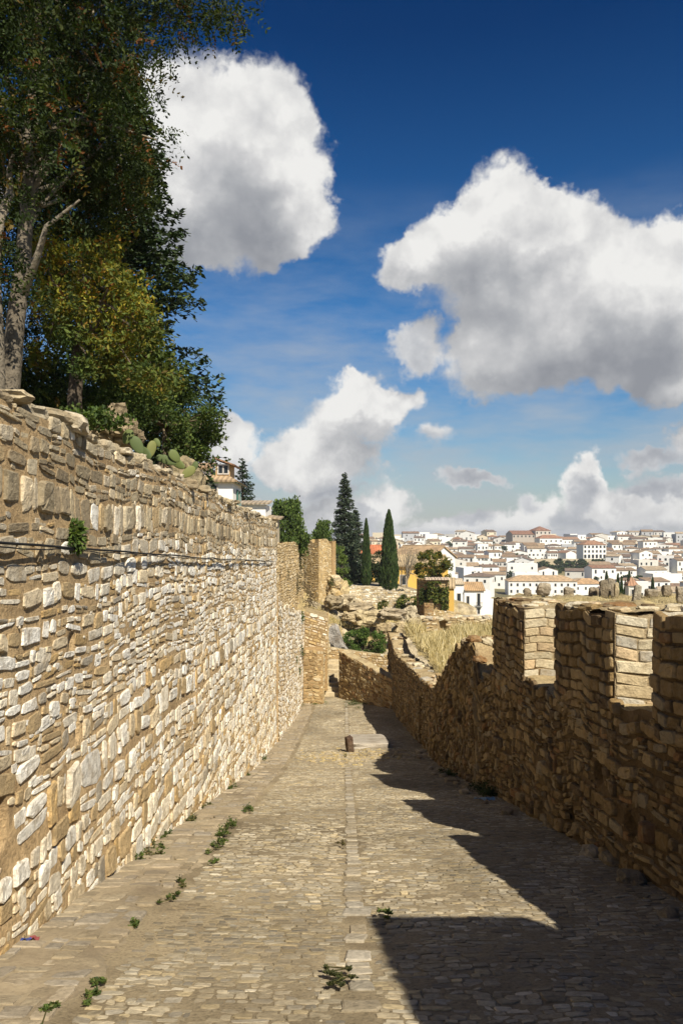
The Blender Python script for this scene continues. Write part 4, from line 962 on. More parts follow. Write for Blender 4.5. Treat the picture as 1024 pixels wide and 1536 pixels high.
rock(mb, (0, 0, .0), (.62, 1.42, .12), 61, 4, .2, .04, (.40, .36, .30), freq=1.2)
o = tag(mb.build('stone_slab', M['strip'], None, (x, y, z0+.07), True), 'large flat pale stone slab lying in the middle of the lane', 'slab'); o.rotation_euler = (-.148, 0, .02)
mb = MB(); x, y = onroad(523, 1127); rock(mb, (0, 0, 0), (.10, .11, .25), 62, 4, .22, .12, (.12, .075, .05), freq=2.4, tilt=.12, rz=.4)
tag(mb.build('standing_stone', M['rock'], None, (x+.02, y, float(zr(y))+.2), True), 'dark reddish block standing upright at the left end of the slab', 'stone')
def scrap(name, label, px, py, cols, seed, s=.06):
    x, y = onroad(px, py); g = np.random.default_rng(seed); mb = MB()
    for k, c in enumerate(cols):
        n = 7; X, Y = np.meshgrid(np.linspace(-1, 1, n), np.linspace(-.5, .5, n)); Z = .25*fbm(X*1.5+k*4, Y*2, 0, seed)+.3
        I = np.arange(n*n).reshape(n, n); V = np.stack([X*s+(k-.5)*s*1.5, Y*s+k*.01, Z*s], -1).reshape(-1, 3)
        V = np.concatenate([V, V-[0, 0, .003]]); q = np.stack([I[:-1, :-1], I[:-1, 1:], I[1:, 1:], I[1:, :-1]], -1).reshape(-1, 4)
        mb.add(V, [q, q[:, ::-1]+n*n], c, 0, True)
    return tag(mb.build(name, M['paint'], None, (x, y, float(zr(y))+.03), True), label, 'litter')
scrap('plastic_scrap', 'crumpled pale blue plastic scrap in shade by the right wall', 726, 1203, [(.4, .55, .65), (.15, .3, .5)], 5, .10)
scrap('plastic_wrapper', 'small blue and red wrapper at the foot of the left wall', 45, 1417, [(.05, .07, .22), (.22, .06, .06)], 6, .035)
# loose stones along the right wall
g = np.random.default_rng(140)
for k in range(26):
    Y = g.uniform(5.5, 24); s_ = g.uniform(.03, .10); xx = (2.8 if Y < 13 else 2.65)-g.uniform(.05, .5)
    mb = MB(); rock(mb, (0, 0, 0), (s_*1.3, s_, s_*.7), 900+k, 2, .6, .22, [(.40, .33, .22), (.33, .27, .18), (.48, .41, .3)][k % 3], rz=g.uniform(0, 3))
    o = mb.build('loose_stone', M['rock'], None, (xx, Y, float(zr(Y))+s_*.35), True); o['label'] = 'loose tan stone lying in the shade at the foot of the battlemented wall'; o['category'] = 'stone'; o['group'] = 'loose stones along the right wall'
# ------------------------------------------------------------------ houses
WH = (.80, .79, .76); DK = (.03, .03, .035)
TILE = [(.29, .205, .135), (.36, .27, .18), (.23, .155, .11), (.31, .18, .12), (.42, .34, .24), (.20, .15, .12)]
_wm = {}
def winmesh(w, h):
    """a dark pane set in a shallow frame, facing -Y, centred"""
    k = (round(w, 2), round(h, 2))
    if k not in _wm:
        mb = MB(); f = .06
        mb.box(-w/2, -.03, -h/2, w/2, .06, h/2, DK, 0)
        for a in ((-w/2-f, -h/2-f, w/2+f, -h/2), (-w/2-f, h/2, w/2+f, h/2+f), (-w/2-f, -h/2, -w/2, h/2), (w/2, -h/2, w/2+f, h/2)): mb.box(a[0], -.05, a[1], a[2], .06, a[3], (.55, .52, .48), 1)
        o = mb.build('window', [M['glass'], M['paint']]); _wm[k] = o.data; bpy.data.objects.remove(o)
    return _wm[k]
def window(t, w, h, loc, rz=0, name='window'):
    o = bpy.data.objects.new(name, winmesh(w, h)); C.objects.link(o); o.parent = t; o.location = loc; o.rotation_euler = (0, 0, rz); return o
def walls(mb, w, d, h, kind, rh, col, z0=-4, fl=False):
    x, y = w/2, d/2
    if kind == 'gable':      # ridge along X, gables on the two X ends
        mb.poly([(-x, -y, z0), (x, -y, z0), (x, -y, h), (-x, -y, h)], col); mb.poly([(x, y, z0), (-x, y, z0), (-x, y, h), (x, y, h)], col)
        mb.poly([(x, -y, z0), (x, y, z0), (x, y, h), (x, 0, h+rh), (x, -y, h)], col); mb.poly([(-x, y, z0), (-x, -y, z0), (-x, -y, h), (-x, 0, h+rh), (-x, y, h)], col)
    elif kind == 'front':    # ridge along Y, gable looks at -Y
        mb.poly([(-x, -y, z0), (x, -y, z0), (x, -y, h), (0, -y, h+rh), (-x, -y, h)], col); mb.poly([(x, y, z0), (-x, y, z0), (-x, y, h), (0, y, h+rh), (x, y, h)], col)
        mb.poly([(x, -y, z0), (x, y, z0), (x, y, h), (x, -y, h)], col); mb.poly([(-x, y, z0), (-x, -y, z0), (-x, -y, h), (-x, y, h)], col)
    elif kind == 'shed':     # falls towards -Y
        mb.poly([(-x, -y, z0), (x, -y, z0), (x, -y, h), (-x, -y, h)], col); mb.poly([(x, y, z0), (-x, y, z0), (-x, y, h+rh), (x, y, h+rh)], col)
        mb.poly([(x, -y, z0), (x, y, z0), (x, y, h+rh), (x, -y, h)], col); mb.poly([(-x, y, z0), (-x, -y, z0), (-x, -y, h), (-x, y, h+rh)], col)
    else:
        mb.box(-x, -y, z0, x, y, h, col)
        if kind == 'flat':   # parapet
            for a in ((-x, -y, x, -y+.2), (-x, y-.2, x, y), (-x, -y+.2, -x+.2, y-.2), (x-.2, -y+.2, x, y-.2)): mb.box(a[0], a[1], h, a[2], a[3], h+.7, col)
def slab(mb, q, th, col):
    q = np.array(q, float); n = np.cross(q[1]-q[0], q[2]-q[0]); n = n/np.linalg.norm(n)*th
    if n[2] < 0: n = -n
    V = np.concatenate([q, q+n]); k = len(q); mb.poly(V[:k][::-1], col); mb.poly(V[k:], col)
    for i in range(k): j = (i+1) % k; mb.add([V[i], V[j], V[j+k], V[i+k]], np.array([(0, 1, 2, 3)]), col, 0, False)
def roof(mb, w, d, h, kind, rh, col, ov=.35, th=.16):
    x, y, e = w/2+ov*.6, d/2+ov, .02
    sl = rh/(d/2); s2 = rh/(w/2)
    if kind == 'gable':
        for s in (-1, 1): slab(mb, [(-x, s*y, h-ov*sl+e), (x, s*y, h-ov*sl+e), (x, 0, h+rh+e), (-x, 0, h+rh+e)], th, col)
        tube(mb, [(-x, 0, h+rh+th), (x, 0, h+rh+th)], .13, 6, col)
    elif kind == 'front':
        x = w/2+ov; y = d/2+ov*.6
        for s in (-1, 1): slab(mb, [(s*x, -y, h-ov*s2+e), (s*x, y, h-ov*s2+e), (0, y, h+rh+e), (0, -y, h+rh+e)], th, col)
        tube(mb, [(0, -y, h+rh+th), (0, y, h+rh+th)], .13, 6, col)
    elif kind == 'shed':
        s3 = rh/d; slab(mb, [(-x, -y, h-ov*s3+e), (x, -y, h-ov*s3+e), (x, y, h+rh+ov*s3+e), (-x, y, h+rh+ov*s3+e)], th, col)
    elif kind == 'hip':
        x = w/2+ov; r = max(0.05, (w-d)/2); A = [(-x, -y, h+e), (x, -y, h+e), (x, y, h+e), (-x, y, h+e)]
        if w >= d: a, b = (-r, 0, h+rh), (r, 0, h+rh)
        else: r = (d-w)/2; a, b = (0, -r, h+rh), (0, r, h+rh)
        if w >= d: fs = [[A[0], A[1], b, a], [A[1], A[2], b], [A[2], A[3], a, b], [A[3], A[0], a]]
        else: fs = [[A[0], A[1], a], [A[1], A[2], b, a], [A[2], A[3], b], [A[3], A[0], a, b]]
        for f in fs: mb.poly(f, col)
        mb.poly([(p[0], p[1], p[2]-.14) for p in A][::-1], col)
        for i in range(4): p, q = A[i], A[(i+1) % 4]; mb.poly([(p[0], p[1], p[2]-.14), (q[0], q[1], q[2]-.14), q, p], col)
    elif kind == 'flat': mb.box(-w/2+.2, -d/2+.2, h+.01, w/2-.2, d/2-.2, h+.06, col)
def house(label, x, y, z, rz, w, d, h, kind, rh, rcol, wcol=WH, wins=(), swins=(), group=None, chim=(), cat='house', name='house', z0=-4, ov=.35):
    t = empty(name, (x, y, z), label, cat, group, rz)
    mb = MB(); walls(mb, w, d, h, kind, rh, wcol, z0); mb.build('wall', M['white'], t, local=True)
    mb = MB(); roof(mb, w, d, h, kind, rh, rcol, ov); rf = mb.build('roof', M['tile'], t, local=True)
    for (cx, cy, ch) in chim:
        mb = MB(); b = h+rh*.4; mb.box(cx-.3, cy-.3, b, cx+.3, cy+.3, h+rh+ch, wcol); mb.box(cx-.38, cy-.38, h+rh+ch+.003, cx+.38, cy+.38, h+rh+ch+.12, rcol); mb.build('chimney', M['white'], rf, local=True)
    for (wx, wz, ww, wh) in wins: window(t, ww, wh, (wx, -d/2, wz))
    for (wy, wz, ww, wh) in swins: window(t, ww, wh, (w/2, wy, wz), R(90))
    return t

# white house on the left wall: main block, upper storey, dormer, annex, lean-to
x0 = np.array([-7.0, 41.7, 0])
t = empty('house', (-7.0, 41.7, -1), 'white house with tan tiled eaves and roof dormer above the end of the left wall', 'house')
mb = MB(); mb.box(-8.55, 40, -1.5, -5.45, 43.4, 2.60, WH); mb.box(-9.4, 41, 2.60, -6.75, 44.4, 3.35, WH); mb.build('wall', M['white'], t)
mb = MB(); slab(mb, [(-8.8, 39.7, 2.56), (-5.2, 39.7, 2.56), (-5.9, 41.2, 2.95), (-8.8, 41.2, 2.95)], .08, (.42, .31, .19)); slab(mb, [(-5.2, 39.7, 2.56), (-5.2, 43.7, 2.50), (-5.9, 42.6, 2.95), (-5.9, 41.2, 2.95)], .08, (.40, .30, .18))
slab(mb, [(-9.6, 40.7, 3.32), (-6.6, 40.7, 3.32), (-6.6, 42.6, 3.7), (-9.6, 42.6, 3.7)], .08, (.36, .25, .15)); mb.build('roof', M['tile'], t)
mb = MB(); mb.box(-6.45, 40.9, 2.7, -5.72, 42.6, 3.55, (.50, .34, .18)); dm = mb.build('dormer', M['white'], t)
mb = MB(); slab(mb, [(-6.6, 40.6, 3.86), (-5.45, 40.6, 3.45), (-5.45, 42.9, 3.45), (-6.6, 42.9, 3.86)], .07, (.30, .17, .10)); mb.build('dormer_roof', M['tile'], dm)
for px in (-6.2, -5.92): o = window(dm, .2, .4, (0, 0, 0)); o.location = Vector((px, 40.9, 3.28))-Vector(t.location)
window(t, .42, .9, Vector((-6.45, 40, 1.95))-Vector(t.location)); window(t, .7, 1.25, Vector((-5.45, 41.9, 1.6))-Vector(t.location), R(90))
for sy in (41.3, 42.3): mb = MB(); mb.box(-5.42, sy, .95, -5.36, sy+.22, 2.25, (.06, .16, .13)); mb.build('shutter', M['paint'], t)
mb = MB(); slab(mb, [(-6.6, 39.2, 1.2), (-5.4, 39.2, 1.0), (-5.4, 39.99, 1.17), (-6.6, 39.99, 1.37)], .1, (.36, .22, .14)); mb.build('canopy', M['tile'], t)
t = empty('annex', (-4.8, 46, -1), 'low white annex with shallow tiled roof right of the house on the wall', 'house')
mb = MB(); mb.box(-6.0, 44.4, -1.5, -4.22, 48, 1.60, WH); mb.build('wall', M['white'], t)
mb = MB(); slab(mb, [(-6.2, 44.15, 1.60), (-4.0, 44.15, 1.60), (-4.0, 46.4, 1.84), (-6.2, 46.4, 1.84)], .08, (.42, .35, .26)); mb.build('roof', M['tile'], t)
t = empty('shed', (-3.9, 46, -1), 'small lean-to with an old tile roof at the very end of the high wall', 'shed')
mb = MB(); mb.box(-4.15, 45.2, -1.5, -3.65, 47, .82, (.5, .42, .3)); mb.build('wall', M['white'], t)
mb = MB(); slab(mb, [(-4.21, 44.7, .86), (-3.4, 44.7, .76), (-3.4, 47, .92), (-4.21, 47, 1.02)], .08, (.38, .30, .2)); mb.build('roof', M['tile'], t)

# ochre house behind the cypresses
OC = (.62, .40, .10)
house('ochre yellow house with a tan tiled roof half hidden behind cypresses and bare tree', 7.0, 88, -6.9, R(4), 8.6, 5, 3.4, 'gable', .9, (.46, .36, .22), OC,
      [(-3.2, 1.8, .6, 1.0), (-.6, 1.9, .6, 1.0), (1.6, 1.7, .9, 1.3)], (), None, ((-2, .5, .5),))
house('long white house with an orange red tiled roof left of the broad cypress', 5.3, 122, -6.0, R(-6), 6, 5, 2.9, 'gable', 1.1, (.50, .17, .08), WH, [(0, 1.6, .6, .8)], ())
house('white gabled house with a tan roof behind the bare grey tree', 11.6, 113, -8, R(-38), 6.5, 6.5, 4.6, 'gable', 1.5, (.42, .30, .18), WH, [(-1.5, 3, .7, 1)], [(.5, 3.4, .6, .9)])
# ivy wall with tiled coping, ochre gable beside it
t = empty('garden_wall', (7.2, 62.3, -6), 'ivy covered garden wall with a white tiled coping above the ruins', 'wall')
mb = MB(); face(mb, (6.85, 62), (8.35, 62.05), -3.62, -6.2, far_p, OCHRE, seed=151, cell=.07, thick=.5, n=7, step=.15, inner=False); face(mb, (6.0, 63.6), (6.85, 62), -3.62, -6.6, far_p, BROWN, seed=152, cell=.07, thick=.4, n=7, step=.15, inner=False)
mb.build('wall', [M['stone'], M['mortar']], t)
mb = MB()
for k in range(13): tube(mb, [(6.55+k*.15, 61.75, -3.56), (6.55+k*.15, 62.6, -3.5)], .075, 7, (.62, .52, .42))
mb.build('coping', M['tile'], t)
ivy(640, 672, 872, 914, 61.9, 2600, 'thick ivy curtain over the garden wall with tiled coping', IV, 153, .16)
ivy(628, 643, 866, 906, 62.3, 1100, 'dark ivy in shade round the corner of the garden wall', [(.04, .06, .015), (.06, .08, .02)], 154, .16)  # leaf greens darkened, painting this corner's shade into the colour
ivy(566, 630, 884, 915, 66, 3000, 'low ivy mat spilling over the wall below the broad cypress', IV, 155, .18, lambda px, py: (py > 906-(px-566)*.28-4*np.sin(px*.2)) & (py < 917-(px-566)*.05))
mb = MB(); face(mb, (3.0, 66.4), (6.6, 66.5), lambda s: -4.95+.05*np.asarray(s), -7.4, far_p, WHITE[1:5], seed=156, cell=.07, thick=.5, n=7, step=.15, inner=False, mcol=(.48, .4, .25))
tag(mb.build('retaining_wall', [M['stone'], M['mortar']]), 'low pale wall under the ivy mat right of the broad cypress', 'wall')
mb = MB(); face(mb, (6.3, 60.6), (7.0, 60.6), -5.35, -8.0, far_p, BROWN, seed=157, cell=.06, thick=.6, n=7, step=.15, inner=False)
tag(mb.build('stone_pier', [M['stone'], M['mortar']]), 'brown stone pier below the shaded corner of the ivy wall', 'pier')
mb = MB(); face(mb, (7.0, 61.2), (9.2, 61.4), lambda s: -5.9-.1*np.asarray(s), -8.2, far_p, OCHRE+WHITE[1:3], seed=158, cell=.06, thick=.6, n=7, step=.15, inner=False, mcol=(.46, .36, .2))
tag(mb.build('stone_wall', [M['stone'], M['mortar']]), 'tan rubble wall under the ivy curtain left of the tall white house', 'wall')
house('narrow ochre yellow gable wall squeezed between the ivy wall and the white house', 8.75, 65.2, -8, R(-8), .9, 3, 3.6, 'shed', .5, (.46, .36, .22), OC, (), (), None, (), 'house', 'house', -2, .15)
# tall white house below the town
t = empty('house', (16, 101, -11), 'tall white house with balconied windows and a tan roof beyond the ruined wall', 'house')
mb = MB(); mb.box(13.9, 100.2, -13, 15.38, 104, -6.45, WH); mb.box(15.38, 100, -13, 17.85, 104, -7.25, WH); mb.box(17.85, 100.8, -13, 18.9, 104, -7.3, WH); mb.box(18.9, 101.5, -13, 20, 105, -8.6, WH); mb.build('wall', M['white'], t)
mb = MB(); slab(mb, [(13.7, 100, -6.45), (15.42, 100, -6.45), (15.42, 102.1, -5.85), (13.7, 102.1, -5.85)], .12, (.52, .44, .32)); slab(mb, [(15.43, 99.8, -7.25), (18.0, 99.8, -7.25), (18.0, 102, -6.3), (15.43, 102, -6.3)], .12, (.46, .31, .17)); mb.build('roof', M['tile'], t)
for wx, wz, ww, wh, yy in ((14.75, -8.35, .42, 1.55, 100.2), (15.85, -8.4, .30, 1.0, 100), (17.2, -8.3, .34, 1.5, 100), (14.95, -9.9, .26, .5, 100.2), (16.1, -9.95, .32, .85, 100), (17.2, -9.75, .26, .7, 100)):
    window(t, ww, wh, Vector((wx, yy, wz))-Vector(t.location))
for bx, by in ((14.75, 100.2), (17.2, 100)):
    mb = MB(); mb.box(bx-.4, by-.4, -9.2, bx+.4, by-.01, -9.14, (.3, .3, .3))
    for q in range(9): mb.box(bx-.39+q*.0925, by-.4, -9.14, bx-.37+q*.0925, by-.38, -8.7, DK)
    mb.box(bx-.4, by-.41, -8.7, bx+.4, by-.375, -8.66, DK); mb.build('balcony', M['paint'], t)

# ------------------------------------------------------------------ the far town
def base_z(y): return float(np.interp(y, _py, _pz))
rg = random.Random(77)
TG = 'white houses of the far town'
boxes = []
def clear(x, y, r):
    return all((x-a)**2+((y-b)*.8)**2 > (r+c)**2 for a, b, c in boxes)
def lm(px, D, w): boxes.append((xat(px, D), D, w/2)); return xat(px, D), D
# landmarks first
def rowwins(w, z, n, ww=.8, wh=1.2, m=1.2): return [(-w/2+m+(w-2*m)*k/(n-1), z, ww, wh) for k in range(n)]
X, Y = lm(810, 345, 31)
house('longest white building with a low tan roof just above the merlons', X, Y, -26.6, R(-3), 29, 10, 6.2, 'hip', 2.3, (.46, .33, .20), WH, rowwins(29, 1.8, 11)+rowwins(29, 4.6, 11, .8, 1.2), [(0, 3, .8, 1.2)], TG)
X2, Y2 = lm(878, 352, 15)
house('white house with an orange tan hipped roof right of the longest building', X2, Y2, -26.4, R(4), 13, 9, 4.4, 'hip', 2.2, (.47, .31, .17), WH, rowwins(13, 2.4, 4), (), TG)
X3, Y3 = lm(886, 500, 17)
house('three storey white house with rows of dark windows over the green bank', X3, Y3, -16, R(8), 15, 10, 9, 'hip', 2.6, (.33, .19, .12), WH, rowwins(15, 7.6, 6, 1.2, 1.5)+rowwins(15, 4.8, 6, 1.2, 1.5)+rowwins(15, 1.7, 6, 1.5, 2.2), [(-2, 6, 1.2, 1.5), (1.5, 6, 1.2, 1.5)], TG)
X4, Y4 = lm(810, 640, 36); zc = -11
house('large church with a square hipped tower roof on the skyline', X4, Y4+3, zc, R(12), 13, 13, 13.2, 'hip', 3.6, (.26, .14, .10), (.55, .5, .44), rowwins(13, 11.4, 4, 1.2, 1.6), (), None, (), 'church', 'church')
house('long nave with a brown roof left of the church tower', X4-16, Y4+1, zc, R(12), 19, 13, 10.2, 'gable', 2.8, (.24, .13, .09), (.42, .37, .32), rowwins(19, 8.6, 6, 1.2, 1.5), (), None, (), 'church', 'church')
house('side chapel with a rust brown roof in front of the church tower', X4+3, Y4-13, zc-1, R(12), 19, 9, 8.2, 'hip', 2.6, (.32, .17, .11), WH, rowwins(19, 6, 5, 1.1, 1.4), (), None, (), 'church', 'church')
house('low white wing with a dark roof right of the church', X4+20, Y4-4, zc-1, R(12), 17, 9, 7.2, 'gable', 1.8, (.3, .19, .13), WH, rowwins(17, 5, 5), (), None, (), 'church', 'church')
boxes += [(X4-16, Y4, 12), (X4+20, Y4, 11), (X4+3, Y4-13, 11)]
X5, Y5 = xat(940, 140), 140
t = empty('shrine', (xat(946, 64), 64, -8), 'small white shrine with a peaked brown roof rising behind the earth terrace', 'shrine')
mb = MB(); cx = xat(946, 64); mb.box(cx-.36, 63.64, -8, cx+.36, 64.36, -4.3, (.72, .7, .66)); mb.box(cx-.42, 63.58, -4.3, cx+.42, 64.42, -4.2, (.6, .57, .5))
for sx in (-.3, .3): mb.box(cx+sx-.05, 63.6, -6, cx+sx+.05, 63.64, -4.3, (.6, .57, .5))
mb.build('wall', M['white'], t); mb = MB(); A = [(cx-.48, 63.5, -4.19), (cx+.48, 63.5, -4.19), (cx+.48, 64.5, -4.19), (cx-.48, 64.5, -4.19)]
for i in range(4): mb.poly([A[i], A[(i+1) % 4], (cx, 64, -3.45)], (.34, .2, .13))
mb.build('roof', M['tile'], t); window(t, .22, .5, Vector((cx, 63.64, -4.75))-Vector(t.location))
for k, (px, top, D, r, lb) in enumerate(((926, 862, 90, .42, 'left dark cypress of the pair beside the white shrine'), (931.5, 866, 92, .36, 'right dark cypress of the pair beside the white shrine'), (937, 872, 94, .4, 'dark cypress directly behind the white shrine'),
                                       (943, 858, 180, .8, 'far slim cypress showing above the shrine roof'), (909, 858, 190, .8, 'lone far cypress left of the shrine pair'), (978, 868, 130, .55, 'small far cypress near the right edge of the town'))):
    zt = zat(top, D); cypress(lb, xat(px, D), D, zt-9, 9, r, 160+k, 1500, .4 if D < 100 else .7)

rows = [326, 352, 378, 404, 432, 460, 490, 522, 554, 588, 622, 656, 690, 724]
ORD = ['', 'first', 'second', 'third', 'fourth', 'fifth', 'sixth', 'seventh', 'eighth', 'ninth', 'tenth', 'eleventh', 'twelfth', 'thirteenth', 'fourteenth', 'fifteenth', 'sixteenth', 'seventeenth', 'eighteenth', 'nineteenth', 'twentieth', 'twenty-first', 'twenty-second', 'twenty-third', 'twenty-fourth', 'twenty-fifth', 'twenty-sixth', 'twenty-seventh']
CN = {0: 'brown', 1: 'tan', 2: 'umber', 3: 'reddish', 4: 'beige', 5: 'dusky'}
KN = {'gable': 'pitched', 'front': 'front gabled', 'hip': 'hipped', 'shed': 'lean-to', 'flat': 'flat'}
nh = 0
for ri, D in enumerate(rows):
    xl = xat(535 if D > 600 else (600 if D > 440 else 636), D); xr = xat(1050, D); x = xl; q = 0
    while x < xr and q < 26:
        ridge = D > 640
        w = rg.uniform(6.5, 11.5)*(1.25 if ridge else (1.35 if D < 420 else 1)); d = rg.uniform(7, 9.5); st = rg.choice((1, 2, 2, 2, 3) if not ridge else (1, 2, 2, 3)); h = 2.9*st+rg.uniform(-.2, .5)
        yy = D+rg.uniform(-5, 5); cx = x+w/2; px = 512+F*cx/yy
        x += w*rg.uniform(.92, 1.12)+rg.choice((0, 0, 0, 1.5, 3))
        # green bank below the three storey house stays open
        if 800 < px < 914 and 425 < D < 495: continue
        if 748 < px < 895 and D < 345: continue
        if not clear(cx, yy, w*.45): continue
        kind = rg.choices(['gable', 'front', 'hip', 'shed', 'flat'], [.44, .2, .14, .1, .12 if not ridge else .6])[0]
        ci = rg.choices(range(6), [.26, .22, .16, .1, .14, .12])[0]; rcol = np.array(TILE[ci])*rg.uniform(.85, 1.1)
        wc = WH if rg.random() < (.88 if D < 580 else .5) else rg.choice([(.62, .60, .55), (.66, .58, .44), (.55, .54, .52), (.45, .46, .48)])  # extra greys on the far rows put cloud shadow into the wall colour
        if kind == 'flat': rcol = np.array((.5, .46, .42))
        rh = rg.uniform(.9, 1.7)*(.8 if kind == 'shed' else 1)
        wins = []
        for s_ in range(st):
            n = rg.randint(2, 4) if D < 560 else rg.randint(2, 3)
            for j in range(n):
                if rg.random() < .82: wins.append((-w/2+w*(j+.5)/n+rg.uniform(-.3, .3), 1.6+2.8*s_, rg.choice((.8, .9, 1.1)), rg.choice((1.2, 1.3, 1.8))))
        sw = [(rg.uniform(-2, 2), 1.6+2.8*s_, .8, 1.2) for s_ in range(st) if rg.random() < .6] if D < 500 else []
        q += 1; nh += 1
        cw = 'white' if wc == WH else 'greyish'
        lab = f"{ORD[q]} house from left in {ORD[ri+1]} row of town, {cw}, {CN[ci]+' ' if kind != 'flat' else ''}{KN[kind].replace(' ', '-')} roof"
        ch = ((rg.uniform(-w*.3, w*.3), rg.uniform(-1, 1), .5),) if rg.random() < .45 and kind not in ('flat',) else ()
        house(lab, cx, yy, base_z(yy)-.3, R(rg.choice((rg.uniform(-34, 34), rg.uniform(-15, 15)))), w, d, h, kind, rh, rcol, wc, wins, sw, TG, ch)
print('houses', nh)
# beige bank wall and the trees on the green bank
mb = MB(); V = []
X0, X1 = xat(796, 480), xat(902, 480); mb.box(X0, 479, -27, X1, 481, -15.4, (.50, .42, .29))
tag(mb.build('retaining_wall', M['white']), 'long beige bank wall under the three storey white house', 'wall')
g = np.random.default_rng(170); k = 0
PL = ['round', 'spreading', 'low', 'tall', 'bushy', 'dense']
BANK = sorted([(806, 848, 470, 3.2), (816, 845, 472, 2.8), (825, 852, 460, 3.8), (838, 843, 474, 3.2), (846, 851, 462, 4.2), (856, 846, 470, 3.8), (866, 856, 452, 4.0), (872, 844, 474, 3.2), (884, 848, 466, 3.8), (893, 843, 472, 3.4), (906, 843, 478, 3.2), (917, 843, 484, 3.6), (876, 852, 458, 3.0), (834, 858, 446, 3.0)])
BANK = [(*q, f"{ORD[i+1]} dark tree from the left on the green bank below the three storey house") for i, q in enumerate(BANK)]
BANK += [(868, 866, 430, 3.0, 'dark tree standing alone below the green bank'), (787, 838, 508, 3.0, 'dark tree under the church at the left end of the green bank'), (960, 872, 392, 4.0, 'largest dark tree behind the white shrine'),
         (975, 867, 398, 3.6, 'dark tree just right of the largest one behind the shrine'), (1000, 826, 580, 4.4, 'broad dark tree high in the town near the right edge'), (940, 868, 394, 3, 'small dark tree above the shrine roof'),
         (741, 846, 480, 2.8, 'dark tree among white houses above the long building, left of the bank'), (1010, 850, 470, 3, 'dark tree among the houses at the right edge'), (982, 840, 510, 3.2, 'dark tree halfway up the town on the right')]
for px, py, D, r, lab in BANK:
    k += 1; c = at(px, py, D); t = empty('town_tree', (c[0], c[1], c[2]-r*1.2), lab, 'tree', 'dark trees in the far town')
    a, b = MB(), MB(); tube(a, [(c[0], c[1], c[2]-r*1.6), tuple(c)], [r*.1, r*.05], 6, (.14, .11, .08))
    q = g.normal(0, 1, (9, 3)); q /= np.linalg.norm(q, axis=1)[:, None]; clumps(b, c+q*r*.6*np.array([1, 1, .7]), g.uniform(.35, .55, 9)*r, 70, r*.28, DKC+GREEN[:3], g, asp=.7)
    a.build('trunk', M['bark'], t); b.build('crown', M['leaf'], t)
# scattered garden trees between the houses
GT = sorted((rg.randrange(len(rows)), rg.uniform(660, 1024)) for _ in range(34)); cnt = {}
for ri, px in GT:
    D = rows[ri]+10; cnt[ri] = cnt.get(ri, 0)+1; c = at(px, 0, D); c[2] = base_z(D)+rg.uniform(3.0, 5.5); r = rg.uniform(1.4, 2.8)
    t = empty('town_tree', (c[0], c[1], base_z(D)), f"{ORD[cnt[ri]]} small garden tree from the left behind the {ORD[ri+1]} row of town houses", 'tree', 'dark trees in the far town')
    a, b = MB(), MB(); tube(a, [(c[0], c[1], base_z(D)-.5), tuple(c)], [r*.1, r*.05], 6, (.14, .11, .08))
    q = g.normal(0, 1, (7, 3)); q /= np.linalg.norm(q, axis=1)[:, None]; clumps(b, c+q*r*.5, g.uniform(.4, .6, 7)*r, 50, r*.32, DKC+GREEN[:2], g, asp=.7)
    a.build('trunk', M['bark'], t); b.build('crown', M['leaf'], t)

# ------------------------------------------------------------------ sky with clouds, sun, camera
W_ = bpy.data.worlds.new('World'); bpy.context.scene.world = W_; W_.use_nodes = True
T = NT(W_.node_tree); bg = T.n['Background']
el = math.asin(-SUN.z); azs = math.atan2(-SUN.x, -SUN.y)
sky = T('ShaderNodeTexSky', sky_type='NISHITA', sun_disc=False, sun_elevation=el, sun_rotation=azs, air_density=1.0, dust_density=.6, ozone_density=2.0)
def ang(px, py): return (math.atan2(px-512, F), math.atan2(HZ-py, math.hypot(F, px-512)))
BL = [(300, 200, 120, 135, 1), (395, 175, 85, 95, 1), (375, 300, 135, 110, 1), (430, 240, 80, 90, 1), (270, 330, 100, 75, 1), (455, 345, 75, 60, 1), (235, 240, 85, 130, 1), (250, 330, 80, 60, .9),
      (760, 420, 190, 140, 1), (755, 310, 85, 80, 1), (845, 345, 90, 70, .9), (680, 360, 85, 70, 1), (615, 400, 60, 50, .9), (965, 390, 95, 85, 1), (1020, 440, 110, 120, 1), (1120, 430, 140, 120, 1), (850, 510, 160, 95, 1), (745, 560, 110, 65, 1), (612, 528, 55, 42, .9), (1005, 580, 75, 45, 1), (930, 480, 130, 110, 1), (1110, 590, 100, 50, 1),
      (520, 640, 95, 70, 1), (555, 605, 55, 50, 1), (445, 685, 80, 55, 1), (350, 652, 50, 42, 1), (480, 712, 110, 34, 1), (340, 700, 60, 40, .8), (620, 605, 35, 30, .6), (640, 660, 50, 30, .55),
      (708, 716, 52, 19, .95), (968, 702, 40, 20, .9), (1020, 672, 40, 28, .9),
      (590, 752, 48, 40, .95), (655, 788, 60, 22, .9), (785, 765, 58, 42, 1), (868, 738, 44, 48, 1), (925, 768, 85, 40, 1), (1005, 758, 70, 46, 1), (700, 780, 60, 26, .9), (720, 800, 120, 24, .9), (480, 775, 120, 48, .9), (560, 803, 230, 20, .7), (850, 803, 260, 16, .7), (250, 770, 180, 40, .8), (1120, 740, 90, 60, 1), (60, 700, 120, 60, .8), (-120, 300, 160, 120, 1)]
